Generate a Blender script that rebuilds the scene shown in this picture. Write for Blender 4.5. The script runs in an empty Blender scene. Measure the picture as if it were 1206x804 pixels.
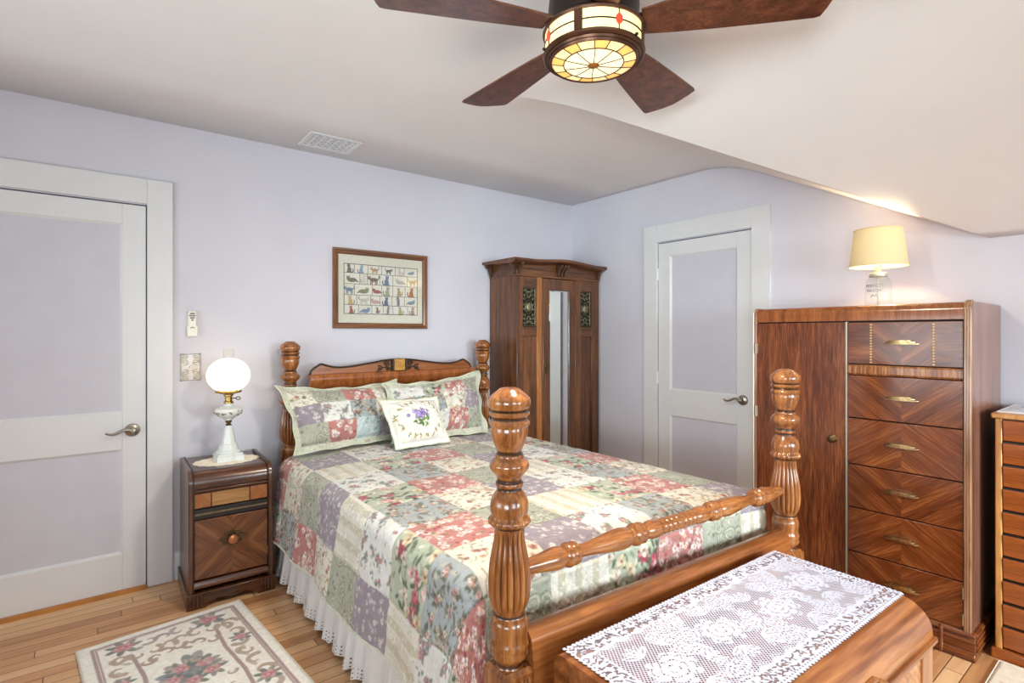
import bpy, bmesh, math, random
import numpy as np
from mathutils import Matrix, Vector

# ------------------------------------------------------------------ camera, world, light, exposure
SC = bpy.context.scene
COL = SC.collection
cam_d = bpy.data.cameras.new('camera'); cam = bpy.data.objects.new('camera', cam_d); COL.objects.link(cam)
cam_d.sensor_width = 36.0
cam_d.lens = 631.5 / 1206 * 36
cam_d.shift_y = -9 / 1206
cam_d.clip_start = 0.05
YAW = math.atan2(0.78828, 0.61532)
cam.location = (0, 0, 1.35)
cam.rotation_euler = (math.pi / 2, 0, YAW - math.pi / 2)
SC.camera = cam
SC.view_settings.view_transform = 'Standard'
SC.view_settings.look = 'None'
SC.view_settings.gamma = 1.0
SC.view_settings.use_curve_mapping = False
SC.view_settings.exposure = 0.0
SC.cycles.use_denoising = True
SC.cycles.max_bounces = 10
SC.cycles.diffuse_bounces = 6
SC.cycles.transparent_max_bounces = 16
SC.cycles.caustics_reflective = False
SC.cycles.caustics_refractive = False
SC.cycles.sample_clamp_indirect = 6.0

WORLD = bpy.data.worlds.new('world'); SC.world = WORLD
WORLD.use_nodes = True
_bg = WORLD.node_tree.nodes['Background']
_sky = WORLD.node_tree.nodes.new('ShaderNodeTexSky')
_sky.sky_type = 'HOSEK_WILKIE'
_sky.turbidity = 4
WORLD.node_tree.links.new(_sky.outputs[0], _bg.inputs[0])
_bg.inputs[1].default_value = 0.5


def area(name, loc, rot, sx, sy, power, col=(1, 1, 1)):
    d = bpy.data.lights.new(name, 'AREA'); d.shape = 'RECTANGLE'; d.size = sx; d.size_y = sy
    d.energy = power; d.color = col
    o = bpy.data.objects.new(name, d); COL.objects.link(o); o.location = loc; o.rotation_euler = rot
    return o


R90 = math.pi / 2
XW_, YS_ = -1.90, -2.70      # the walls behind the photographer
COOL = (0.82, 0.95, 1.0)
# area lights in added windows fill the room; dormer light follows the bright floor
def aimed_light(name, loc, aim, sx, sy, power, spread):
    o = area(name, loc, (0, 0, 0), sx, sy, power, COOL)
    o.rotation_euler = (Vector(aim) - Vector(loc)).to_track_quat('-Z', 'Y').to_euler()
    o.data.spread = math.radians(spread)


aimed_light('fill_south', (0.25, YS_ - .04, 1.50), (2.2, 3.3, 1.5), 1.4, 1.3, 32, 120)
aimed_light('daylight_dormer', (2.3, YS_ - .04, 1.28), (2.8, 0.7, 0.0), 1.25, 0.95, 46, 75)
aimed_light('fill_west', (XW_ - .04, -0.80, 1.20), (2.8, 2.8, 2.6), 1.4, 1.0, 22, 65)
aimed_light('fill_west_far', (XW_ - .04, 1.75, 1.25), (3.0, 2.2, 2.9), 1.3, 1.0, 21, 120)


# ------------------------------------------------------------------ helpers
def lin(c):
    return tuple((v / 255 / 12.92) if v / 255 <= 0.04045 else ((v / 255 + 0.055) / 1.055) ** 2.4 for v in c)


def lin4(c):
    return (*lin(c), 1.0)


def tag(o, label=None, cat=None, group=None, kind=None):
    if label: o['label'] = label
    if cat: o['category'] = cat
    if group: o['group'] = group
    if kind: o['kind'] = kind
    return o


def thing(name, label, cat, loc=(0, 0, 0), rz=0.0, group=None):
    o = bpy.data.objects.new(name, None); COL.objects.link(o)
    o.empty_display_size = 0.1
    o.location = loc; o.rotation_euler = (0, 0, rz)
    return tag(o, label, cat, group)


I4 = Matrix.Identity(4)


class MB:
    def __init__(s):
        s.v = []; s.f = []; s.m = []

    def add(s, vs, fs, mi=0, M=None):
        b = len(s.v)
        if M is None:
            s.v.extend(tuple(p) for p in vs)
        else:
            s.v.extend(tuple(M @ Vector(p)) for p in vs)
        for f in fs:
            s.f.append([i + b for i in f]); s.m.append(mi)
        return s

    def box(s, a, b, mi=0, M=None):
        (x0, y0, z0), (x1, y1, z1) = a, b
        vs = [(x0, y0, z0), (x1, y0, z0), (x1, y1, z0), (x0, y1, z0), (x0, y0, z1), (x1, y0, z1), (x1, y1, z1), (x0, y1, z1)]
        return s.add(vs, [(0, 3, 2, 1), (4, 5, 6, 7), (0, 1, 5, 4), (1, 2, 6, 5), (2, 3, 7, 6), (3, 0, 4, 7)], mi, M)

    def prism(s, pts, axis, lo, hi, mi=0, M=None):
        # pts in the plane: axis 'x' -> (y,z), 'y' -> (x,z), 'z' -> (x,y)
        def at(p, t):
            return {'x': (t, p[0], p[1]), 'y': (p[0], t, p[1]), 'z': (p[0], p[1], t)}[axis]
        n = len(pts)
        vs = [at(p, lo) for p in pts] + [at(p, hi) for p in pts]
        fs = [list(range(n))[::-1], list(range(n, 2 * n))]
        fs += [(i, (i + 1) % n, n + (i + 1) % n, n + i) for i in range(n)]
        return s.add(vs, fs, mi, M)

    def lathe(s, prof, seg=32, mi=0, M=None, flute=None, caps=True):
        vs = []; n = len(prof)
        for (r, z) in prof:
            for k in range(seg):
                a = 2 * math.pi * k / seg
                rr = r * (flute(a, z) if flute else 1)
                vs.append((rr * math.cos(a), rr * math.sin(a), z))
        fs = []
        for i in range(n - 1):
            for k in range(seg):
                k2 = (k + 1) % seg
                fs.append((i * seg + k, i * seg + k2, (i + 1) * seg + k2, (i + 1) * seg + k))
        if caps:
            fs.append(list(range(seg))[::-1]); fs.append([(n - 1) * seg + k for k in range(seg)])
        return s.add(vs, fs, mi, M)

    def tube(s, path, rad, seg=8, mi=0, M=None, closed=False, flat=1.0):
        P = [Vector(p) for p in path]; n = len(P)
        R = rad if isinstance(rad, (list, tuple)) else [rad] * n
        vs = []
        up = None
        for i in range(n):
            if closed:
                t = (P[(i + 1) % n] - P[i - 1])
            else:
                t = P[min(i + 1, n - 1)] - P[max(i - 1, 0)]
            t.normalize()
            if up is None:
                up = Vector((0, 0, 1)) if abs(t.z) < 0.9 else Vector((1, 0, 0))
            a = up - t * up.dot(t)
            if a.length < 1e-6:
                a = t.orthogonal()
            a.normalize(); b = t.cross(a); up = a
            for k in range(seg):
                an = 2 * math.pi * k / seg
                vs.append(P[i] + (a * math.cos(an) * flat + b * math.sin(an)) * R[i])
        fs = []
        for i in range(n if closed else n - 1):
            j = (i + 1) % n
            for k in range(seg):
                k2 = (k + 1) % seg
                fs.append((i * seg + k, i * seg + k2, j * seg + k2, j * seg + k))
        if not closed:
            fs.append(list(range(seg))[::-1]); fs.append([(n - 1) * seg + k for k in range(seg)])
        return s.add(vs, fs, mi, M)

    def ell(s, c, rad, seg=16, rings=10, mi=0, M=None):
        vs = [(c[0], c[1], c[2] - rad[2])]
        for i in range(1, rings):
            ph = -math.pi / 2 + math.pi * i / rings
            for k in range(seg):
                a = 2 * math.pi * k / seg
                vs.append((c[0] + rad[0] * math.cos(ph) * math.cos(a), c[1] + rad[1] * math.cos(ph) * math.sin(a), c[2] + rad[2] * math.sin(ph)))
        vs.append((c[0], c[1], c[2] + rad[2]))
        fs = []
        top = len(vs) - 1
        for k in range(seg):
            k2 = (k + 1) % seg
            fs.append((0, 1 + k2, 1 + k))
            for i in range(rings - 2):
                b = 1 + i * seg
                fs.append((b + k, b + k2, b + seg + k2, b + seg + k))
            b = 1 + (rings - 2) * seg
            fs.append((b + k, b + k2, top))
        return s.add(vs, fs, mi, M)

    def build(s, name, mats, parent=None, bevel=0.0, ang=32, loc=None, seg=2, recalc=True):
        me = bpy.data.meshes.new(name)
        me.from_pydata(s.v, [], s.f)
        if not isinstance(mats, (list, tuple)): mats = [mats]
        for m in mats: me.materials.append(m)
        me.polygons.foreach_set('material_index', s.m)
        if recalc:
            bm = bmesh.new(); bm.from_mesh(me)
            bmesh.ops.recalc_face_normals(bm, faces=bm.faces)
            bm.to_mesh(me); bm.free()
        me.polygons.foreach_set('use_smooth', [True] * len(me.polygons))
        me.set_sharp_from_angle(angle=math.radians(ang))
        me.update()
        o = bpy.data.objects.new(name, me); COL.objects.link(o)
        if parent: o.parent = parent
        if loc: o.location = loc
        if bevel:
            md = o.modifiers.new('soft_edges', 'BEVEL'); md.width = bevel; md.segments = seg
            md.limit_method = 'ANGLE'; md.angle_limit = math.radians(40)
        return o


def T(x, y, z): return Matrix.Translation((x, y, z))
def RX(a): return Matrix.Rotation(a, 4, 'X')
def RY(a): return Matrix.Rotation(a, 4, 'Y')
def RZ(a): return Matrix.Rotation(a, 4, 'Z')


def copy_tree(o, parent=None):
    c = o.copy(); COL.objects.link(c)
    if parent: c.parent = parent
    for ch in list(o.children): copy_tree(ch, c)
    return c


def sheet(name, pos, col, mat, parent=None, alpha=None, uv=True):
    """grid mesh from pos (nv,nu,3) with a colour per point (nv,nu,3, srgb 0..1)"""
    nv, nu = pos.shape[:2]
    me = bpy.data.meshes.new(name)
    idx = np.arange(nu * nv).reshape(nv, nu)
    q = np.stack([idx[:-1, :-1], idx[:-1, 1:], idx[1:, 1:], idx[1:, :-1]], -1).reshape(-1, 4)
    me.vertices.add(nu * nv); me.vertices.foreach_set('co', pos.astype(np.float32).ravel())
    me.loops.add(q.size); me.loops.foreach_set('vertex_index', q.astype(np.int32).ravel())
    me.polygons.add(len(q)); me.polygons.foreach_set('loop_start', np.arange(0, q.size, 4, dtype=np.int32))
    me.polygons.foreach_set('loop_total', np.full(len(q), 4, dtype=np.int32))
    me.polygons.foreach_set('use_smooth', np.ones(len(q), dtype=bool))
    if col is not None:
        c = np.clip(col, 0, 1)
        c = np.where(c <= 0.04045, c / 12.92, ((c + 0.055) / 1.055) ** 2.4)
        a = np.ones((nv, nu, 1)) if alpha is None else alpha[..., None]
        at = me.color_attributes.new('Col', 'FLOAT_COLOR', 'POINT')
        at.data.foreach_set('color', np.concatenate([c, a], -1).astype(np.float32).ravel())
    if uv:
        ul = me.uv_layers.new(name='UVMap')
        gu, gv = np.meshgrid(np.linspace(0, 1, nu), np.linspace(0, 1, nv))
        UV = np.stack([gu, gv], -1).reshape(-1, 2)[q.ravel()]
        ul.data.foreach_set('uv', UV.astype(np.float32).ravel())
    me.materials.append(mat)
    me.update(calc_edges=True); me.validate()
    o = bpy.data.objects.new(name, me); COL.objects.link(o)
    if parent: o.parent = parent
    return o


# ------------------------------------------------------------------ materials
def mat(name):
    m = bpy.data.materials.new(name); m.use_nodes = True
    nt = m.node_tree; nt.nodes.clear()
    out = nt.nodes.new('ShaderNodeOutputMaterial'); b = nt.nodes.new('ShaderNodeBsdfPrincipled')
    nt.links.new(b.outputs[0], out.inputs[0])
    return m, nt, b, out


def nd(nt, typ, **kw):
    n = nt.nodes.new(typ)
    for k, v in kw.items():
        if k in n.inputs.keys(): n.inputs[k].default_value = v
        else: setattr(n, k, v)
    return n


def mathn(nt, op, a, b=None, c=None):
    n = nt.nodes.new('ShaderNodeMath'); n.operation = op
    for i, x in enumerate((a, b, c)):
        if x is None: continue
        if isinstance(x, (int, float)): n.inputs[i].default_value = x
        else: nt.links.new(x, n.inputs[i])
    return n.outputs[0]


def ramp(nt, fac, stops):
    r = nt.nodes.new('ShaderNodeValToRGB')
    e = r.color_ramp.elements
    while len(e) < len(stops): e.new(0.5)
    for i, (p, c) in enumerate(stops):
        e[i].position = p; e[i].color = lin4(c)
    nt.links.new(fac, r.inputs[0])
    return r.outputs[0]


def plain(name, c, rough=0.5, metal=0.0, spec=0.5, noise=0.0, nscale=8, bump=0.0, bscale=60, coat=0.0):
    m, nt, b, out = mat(name)
    b.inputs['Roughness'].default_value = rough; b.inputs['Metallic'].default_value = metal
    b.inputs['Specular IOR Level'].default_value = spec
    b.inputs['Coat Weight'].default_value = coat
    tc = nd(nt, 'ShaderNodeTexCoord')
    if noise:
        n = nd(nt, 'ShaderNodeTexNoise', Scale=nscale, Detail=4.0)
        nt.links.new(tc.outputs['Object'], n.inputs['Vector'])
        d = tuple(max(0, v * (1 - noise)) for v in c); l = tuple(min(255, v * (1 + noise)) for v in c)
        nt.links.new(ramp(nt, n.outputs[0], [(0.3, d), (0.7, l)]), b.inputs['Base Color'])
    else:
        b.inputs['Base Color'].default_value = lin4(c)
    if bump:
        n2 = nd(nt, 'ShaderNodeTexNoise', Scale=bscale, Detail=3.0)
        nt.links.new(tc.outputs['Object'], n2.inputs['Vector'])
        bp = nd(nt, 'ShaderNodeBump', Strength=bump, Distance=0.002)
        nt.links.new(n2.outputs[0], bp.inputs['Height']); nt.links.new(bp.outputs[0], b.inputs['Normal'])
    return m


def wood(name, dark, mid, light, axis='z', scale=18.0, rough=0.3, stretch=0.07, chevron=None, pores=0.35, coat=0.3, rings=0.0):
    """grain runs along axis; chevron=(angle, sign) gives a book-matched veneer mirrored about local x = 0"""
    m, nt, b, out = mat(name)
    tc = nd(nt, 'ShaderNodeTexCoord')
    vec = tc.outputs['Object']
    if chevron is not None:
        sp = nd(nt, 'ShaderNodeSeparateXYZ'); nt.links.new(vec, sp.inputs[0])
        ax = mathn(nt, 'ABSOLUTE', sp.outputs[0])
        zz = sp.outputs[2]
        if len(chevron) > 2: zz = mathn(nt, 'ABSOLUTE', mathn(nt, 'SUBTRACT', zz, chevron[2]))
        ca, sa = math.cos(chevron[0]), math.sin(chevron[0]) * chevron[1]
        al = mathn(nt, 'ADD', mathn(nt, 'MULTIPLY', ax, ca), mathn(nt, 'MULTIPLY', zz, sa))
        ac = mathn(nt, 'SUBTRACT', mathn(nt, 'MULTIPLY', zz, ca), mathn(nt, 'MULTIPLY', ax, sa))
        side = mathn(nt, 'MULTIPLY', mathn(nt, 'SIGN', sp.outputs[0]), 0.02)
        cb = nd(nt, 'ShaderNodeCombineXYZ')
        nt.links.new(al, cb.inputs[0]); nt.links.new(mathn(nt, 'ADD', ac, side), cb.inputs[1]); nt.links.new(sp.outputs[1], cb.inputs[2])
        vec = cb.outputs[0]; axis = 'x'
    sc = [scale] * 3; sc['xyz'.index(axis)] = scale * stretch
    mp = nd(nt, 'ShaderNodeMapping'); mp.inputs['Scale'].default_value = sc
    nt.links.new(vec, mp.inputs['Vector'])
    n1 = nd(nt, 'ShaderNodeTexNoise', Scale=1.0, Detail=5.0, Roughness=0.6, Distortion=0.8)
    nt.links.new(mp.outputs[0], n1.inputs['Vector'])
    mp2 = nd(nt, 'ShaderNodeMapping'); mp2.inputs['Scale'].default_value = [k * 7 for k in sc]
    nt.links.new(vec, mp2.inputs['Vector'])
    n2 = nd(nt, 'ShaderNodeTexNoise', Scale=1.0, Detail=2.0, Roughness=0.6)
    nt.links.new(mp2.outputs[0], n2.inputs['Vector'])
    fac = mathn(nt, 'ADD', mathn(nt, 'MULTIPLY', n1.outputs[0], 1 - pores), mathn(nt, 'MULTIPLY', n2.outputs[0], pores))
    if rings:
        w = nd(nt, 'ShaderNodeTexWave', Scale=1.2, Distortion=9.0, Detail=2.0)
        w.bands_direction = 'DIAGONAL'
        nt.links.new(mp.outputs[0], w.inputs['Vector'])
        fac = mathn(nt, 'ADD', mathn(nt, 'MULTIPLY', fac, 1 - rings), mathn(nt, 'MULTIPLY', w.outputs[1], rings))
    nt.links.new(ramp(nt, fac, [(0.34, dark), (0.5, mid), (0.66, light)]), b.inputs['Base Color'])
    b.inputs['Roughness'].default_value = rough
    b.inputs['Coat Weight'].default_value = coat; b.inputs['Coat Roughness'].default_value = 0.15
    bp = nd(nt, 'ShaderNodeBump', Strength=0.08, Distance=0.001)
    nt.links.new(n2.outputs[0], bp.inputs['Height']); nt.links.new(bp.outputs[0], b.inputs['Normal'])
    return m


def emis(name, c, strength, noise=0.0):
    m, nt, b, out = mat(name)
    b.inputs['Base Color'].default_value = lin4(c)
    b.inputs['Roughness'].default_value = 0.3
    b.inputs['Emission Strength'].default_value = strength
    if noise:
        tc = nd(nt, 'ShaderNodeTexCoord'); n = nd(nt, 'ShaderNodeTexNoise', Scale=22.0, Detail=3.0)
        nt.links.new(tc.outputs['Object'], n.inputs['Vector'])
        d = tuple(v * (1 - noise) for v in c)
        r = ramp(nt, n.outputs[0], [(0.35, d), (0.65, c)])
        nt.links.new(r, b.inputs['Emission Color'])
    else:
        b.inputs['Emission Color'].default_value = lin4(c)
    return m


def glass(name, tint=(255, 255, 255), amount=0.14, rough=0.02):
    """thin clear glass: mostly see-through with a glossy reflection"""
    m, nt, b, out = mat(name)
    nt.nodes.remove(b)
    t = nd(nt, 'ShaderNodeBsdfTransparent'); t.inputs[0].default_value = lin4(tint)
    g = nd(nt, 'ShaderNodeBsdfGlossy'); g.inputs['Roughness'].default_value = rough
    lw = nd(nt, 'ShaderNodeLayerWeight', Blend=0.5)
    f = mathn(nt, 'ADD', mathn(nt, 'MULTIPLY', mathn(nt, 'POWER', lw.outputs['Facing'], 4.0), 0.45), amount)
    mx = nd(nt, 'ShaderNodeMixShader')
    nt.links.new(f, mx.inputs[0]); nt.links.new(t.outputs[0], mx.inputs[1]); nt.links.new(g.outputs[0], mx.inputs[2])
    nt.links.new(mx.outputs[0], out.inputs[0])
    return m


def painted(name, rough=0.8, bump=0.3, bscale=120, sheen=0.0, alpha=False):
    m, nt, b, out = mat(name)
    a = nd(nt, 'ShaderNodeVertexColor', layer_name='Col')
    tc = nd(nt, 'ShaderNodeTexCoord')
    n = nd(nt, 'ShaderNodeTexNoise', Scale=float(bscale), Detail=3.0)
    nt.links.new(tc.outputs['Object'], n.inputs['Vector'])
    mx = nd(nt, 'ShaderNodeMix', data_type='RGBA', blend_type='MULTIPLY')
    mx.inputs[0].default_value = 0.35
    nt.links.new(a.outputs[0], mx.inputs[6])
    nt.links.new(ramp(nt, n.outputs[0], [(0.3, (212, 212, 212)), (0.6, (255, 255, 255))]), mx.inputs[7])
    nt.links.new(mx.outputs[2], b.inputs['Base Color'])
    b.inputs['Roughness'].default_value = rough; b.inputs['Specular IOR Level'].default_value = 0.2
    b.inputs['Sheen Weight'].default_value = sheen
    if bump:
        bp = nd(nt, 'ShaderNodeBump', Strength=bump, Distance=0.003)
        nt.links.new(n.outputs[0], bp.inputs['Height']); nt.links.new(bp.outputs[0], b.inputs['Normal'])
    return m


M = {}
M['wall'] = plain('lavender_wall_paint', (210, 208, 217), 0.75, noise=0.012, nscale=3, bump=0.06, bscale=180, spec=0.3)
M['panel'] = plain('lavender_door_panel_paint', (202, 200, 210), 0.6, noise=0.01, bump=0.05, bscale=120, spec=0.3)
M['ceiling'] = plain('matte_ceiling_paint', (233, 231, 229), 0.85, noise=0.01, nscale=2, bump=0.05, bscale=120, spec=0.2)
M['trim'] = plain('white_trim_paint', (219, 219, 220), 0.4, noise=0.008, nscale=6, bump=0.03, bscale=90)
M['nickel'] = plain('brushed_nickel', (165, 158, 148), 0.3, metal=1.0)
M['brass'] = plain('aged_brass', (190, 158, 96), 0.3, metal=1.0)
M['darkbrass'] = plain('dark_antique_brass', (96, 78, 52), 0.4, metal=0.9)
M['black'] = plain('black_edge_paint', (30, 24, 22), 0.4)
M['gap'] = plain('dark_recess', (26, 20, 17), 0.8)
M['white_plastic'] = plain('ivory_plastic', (232, 229, 215), 0.35)
M['grey_button'] = plain('grey_rubber_button', (95, 95, 98), 0.6)
M['clear'] = glass('clear_glass')
M['pane'] = glass('window_glass', amount=0.06)

# ------------------------------------------------------------------ the room
XW, XE, YS, YN, HC = -1.90, 3.39, -2.70, 3.47, 2.50
S_SL, S_Y0, S_R = 0.516, 1.956, 0.20
G_SL, G_X0, G_R = 0.403, 1.677, 0.256


def softdrop(u, r, sl):
    if u <= -r: return 0.0
    if u < r: return sl * (u + r) ** 2 / (4 * r)
    return sl * u


def inv_softdrop(d, r, sl):
    return d / sl if d > sl * r else math.sqrt(4 * r * d / sl) - r


def zS(y): return HC - softdrop(S_Y0 - y, S_R, S_SL)
def zG(x): return HC - softdrop(x - G_X0, G_R, G_SL)
def zC(x, y): return max(zS(y), zG(x))


DMAX = HC - zG(XE)
ds = [0.0] + [DMAX * (k / 40) ** 1.5 for k in range(1, 41)]
vx = [G_X0 + inv_softdrop(d, G_R, G_SL) for d in ds]; vx[-1] = XE
vy = [S_Y0 - inv_softdrop(d, S_R, S_SL) for d in ds]
xs = [XW, -0.6, 0.4] + vx                # ascending
ys = [YN, 2.9] + vy + [0.2, -0.6, -1.6, YS]   # descending
cm = MB()
nx = len(xs)
cv = [(x, y, zC(x, y)) for y in ys for x in xs]
cf = []
for j in range(len(ys) - 1):
    for i in range(nx - 1):
        a, b_, c, d = j * nx + i, j * nx + i + 1, (j + 1) * nx + i + 1, (j + 1) * nx + i
        if i - 3 == j - 2 and 0 <= i - 3 < 40:
            cf += [(a, b_, c), (a, c, d)]
        else:
            cf.append((a, b_, c, d))
cm.add(cv, cf)
ceil_o = cm.build('ceiling', M['ceiling'], ang=12, recalc=False)
md = ceil_o.modifiers.new('thickness', 'SOLIDIFY'); md.thickness = 0.06; md.offset = 1.0 if ceil_o.data.polygons[0].normal.z > 0 else -1.0
tag(ceil_o, kind='structure')


def wall(name, axis, fixed0, fixed1, lo, hi, top, openings, m, brk=()):
    """slab wall along axis with rectangular openings (lo, hi, z0, z1)"""
    b = MB()
    cuts = sorted(set([lo, hi, *brk] + [o[0] for o in openings] + [o[1] for o in openings]))
    def seg(t0, t1, z0, zt0, zt1):
        pts = [(t0, z0), (t1, z0), (t1, zt1), (t0, zt0)]
        b.prism(pts, 'y' if axis == 'x' else 'x', fixed0, fixed1)
    for t0, t1 in zip(cuts[:-1], cuts[1:]):
        op = [o for o in openings if o[0] <= t0 + 1e-6 and o[1] >= t1 - 1e-6]
        z = 0.0
        for o in op:
            if o[2] > z: seg(t0, t1, z, o[2], o[2])
            z = o[3]
        seg(t0, t1, z, top(t0), top(t1))
    o = b.build(name, m)
    return tag(o, kind='structure')


D1 = (-0.592, 0.224); D2 = (1.792, 2.530); DH = 2.035
WS = [(-0.55, 1.05, 0.80, 2.20), (1.60, 3.00, 0.75, 1.80)]
WW = [(-1.60, 0.0, 0.80, 2.20), (1.05, 2.45, 0.80, 2.10)]
wall('wall_north', 'x', YN, YN + 0.12, XW, XE, lambda t: HC, [(D1[0] - .006, D1[1] + .006, 0, DH + .004)], M['wall'])
wall('wall_east', 'y', XE, XE + 0.12, YS, YN, lambda t: max(zS(t), zG(XE)) + 0.002, [(D2[0] - .006, D2[1] + .006, 0, DH + .004)], M['wall'],
     brk=[y for y in vy if y > -2.5] + [2.9])
wall('wall_south', 'x', YS - 0.12, YS, XW, XE, lambda t: zG(t) + 0.002, WS, M['wall'], brk=vx)
wall('wall_west', 'y', XW - 0.12, XW, YS, YN, lambda t: HC, WW, M['wall'])

# floor of narrow oak boards
m, nt, b, out = mat('oak_strip_floor')
tc = nd(nt, 'ShaderNodeTexCoord')
br = nd(nt, 'ShaderNodeTexBrick', Scale=1.0)
br.inputs['Mortar Size'].default_value = 0.0017; br.inputs['Brick Width'].default_value = 0.85; br.inputs['Row Height'].default_value = 0.0635
br.inputs['Bias'].default_value = 0.0; br.offset = 0.0; br.offset_frequency = 1; br.squash = 1.0
br.inputs['Color1'].default_value = (0, 0, 0, 1); br.inputs['Color2'].default_value = (1, 1, 1, 1); br.inputs['Mortar'].default_value = (0.5, 0.5, 0.5, 1)
fs = nd(nt, 'ShaderNodeSeparateXYZ'); nt.links.new(tc.outputs['Object'], fs.inputs[0])
rown = mathn(nt, 'FLOOR', mathn(nt, 'DIVIDE', fs.outputs[1], 0.0635))
wn = nd(nt, 'ShaderNodeTexWhiteNoise', noise_dimensions='1D'); nt.links.new(rown, wn.inputs['W'])
fc = nd(nt, 'ShaderNodeCombineXYZ'); nt.links.new(mathn(nt, 'ADD', fs.outputs[0], mathn(nt, 'MULTIPLY', wn.outputs['Value'], 3.0)), fc.inputs[0]); nt.links.new(fs.outputs[1], fc.inputs[1])
nt.links.new(fc.outputs[0], br.inputs['Vector'])
mp = nd(nt, 'ShaderNodeMapping'); mp.inputs['Scale'].default_value = (2.2, 34, 1)
nt.links.new(tc.outputs['Object'], mp.inputs['Vector'])
addv = nd(nt, 'ShaderNodeVectorMath', operation='ADD')
nt.links.new(mp.outputs[0], addv.inputs[0])
sv = nd(nt, 'ShaderNodeVectorMath', operation='SCALE'); sv.inputs['Scale'].default_value = 37.0
nt.links.new(br.outputs['Color'], sv.inputs[0]); nt.links.new(sv.outputs[0], addv.inputs[1])
n1 = nd(nt, 'ShaderNodeTexNoise', Scale=1.0, Detail=5.0, Roughness=0.6, Distortion=0.6)
nt.links.new(addv.outputs[0], n1.inputs['Vector'])
fac = mathn(nt, 'ADD', mathn(nt, 'MULTIPLY', br.outputs['Color'], 0.42), mathn(nt, 'MULTIPLY', n1.outputs[0], 0.58))
cr = ramp(nt, fac, [(0.2, (160, 104, 62)), (0.48, (206, 152, 104)), (0.78, (232, 190, 144))])
mx = nd(nt, 'ShaderNodeMix', data_type='RGBA')
nt.links.new(br.outputs['Fac'], mx.inputs[0]); nt.links.new(cr, mx.inputs[6]); mx.inputs[7].default_value = lin4((70, 42, 24))
nt.links.new(mx.outputs[2], b.inputs['Base Color'])
b.inputs['Roughness'].default_value = 0.32
bp = nd(nt, 'ShaderNodeBump', Strength=0.25, Distance=0.001); bp.invert = True
nt.links.new(br.outputs['Fac'], bp.inputs['Height']); nt.links.new(bp.outputs[0], b.inputs['Normal'])
M['floor'] = m
tag(MB().box((XW - .12, YS - .12, -0.08), (XE + .12, YN + .12, 0)).build('floor', M['floor']), kind='structure')


def door(name, width, loc, rz, hinge, handle_z, lever_dir):
    """two-panel door; local x along the wall, room side towards -y, left edge at x = 0"""
    w, h, st = width, DH, 0.105
    d = bpy.data.objects.new(name, None); COL.objects.link(d); d.location = loc; d.rotation_euler = (0, 0, rz)
    tag(d, kind='structure')
    b = MB(); y0, y1 = 0.0, 0.035
    z0 = 0.012
    rails = [(z0, .20), (.745, .935), (1.928, h - .004)]
    b.box((0.003, y0, z0), (st, y1, h - .004)); b.box((w - st, y0, z0), (w - .003, y1, h - .004))
    for a, c in rails: b.box((st, y0, a), (w - st, y1, c))
    b.build('door_frame', M['trim'], d, bevel=0.002)
    for a, c in ((.20, .745), (.935, 1.928)):
        p = MB(); p.box((st - .004, y0 + .012, a - .004), (w - st + .004, y0 + .026, c + .004)); p.build('door_panel', M['panel'], d)
        q = MB(); k = .012
        # sloped sticking round the panel
        for (xa, za, xb, zb) in ((st, a, w - st, a), (w - st, a, w - st, c), (w - st, c, st, c), (st, c, st, a)):
            ux, uz = xb - xa, zb - za; L = math.hypot(ux, uz); ux /= L; uz /= L
            nx_, nz_ = -uz, ux
            q.add([(xa, y0 + .002, za), (xb, y0 + .002, zb), (xb + (nx_ - ux) * k, y0 + .0125, zb + (nz_ - uz) * k), (xa + (nx_ + ux) * k, y0 + .0125, za + (nz_ + uz) * k)], [(0, 1, 2, 3)])
        q.build('panel_moulding', M['trim'], d)
    hx = w - .062 if lever_dir < 0 else .062
    hb = MB()
    Mh = T(hx, y0, handle_z) @ RX(R90)
    hb.lathe([(.0, .0), (.034, .0), (.034, .004), (.030, .009), (.018, .012), (.013, .016), (.012, .045), (.0, .047)], 28, M=Mh, caps=False)
    path = [(hx + lever_dir * t, y0 - .042 - .004 * math.sin(t * 26), handle_z + .010 * math.sin(t / .115 * 2 * math.pi)) for t in [k * .115 / 14 for k in range(15)]]
    hb.tube(path, [.0095 - .0045 * k / 14 for k in range(15)], 10)
    hb.build('door_handle', M['nickel'], d)
    if hinge:
        for zz in (.25, 1.02, 1.80):
            hn = MB(); hn.lathe([(.007, zz - .045), (.007, zz + .045)], 10, M=T(.0 if hinge < 0 else w, -.005, 0)); hn.build('door_hinge', M['trim'], d)
    return d


def casing(name, x0, x1, loc, rz, wd=.115):
    """architrave with jamb lining; local frame as for door"""
    b = MB(); t = -.020
    H = DH + .008
    b.box((x0 - wd, t, 0), (x0 - .002, 0, H + .132)); b.box((x1 + .002, t, 0), (x1 + wd, 0, H + .132))
    b.box((x0 - .002, t, H), (x1 + .002, 0, H + .132))
    for (a, c) in ((x0 - .004, x0 + .012), (x1 - .012, x1 + .004)): b.box((a, .052, 0), (c, .10, H))
    b.box((x0 - .004, .052, H - .012), (x1 + .004, .10, H))
    o = b.build(name, M['trim'], bevel=.002); o.location = loc; o.rotation_euler = (0, 0, rz)
    return tag(o, kind='structure')


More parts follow.
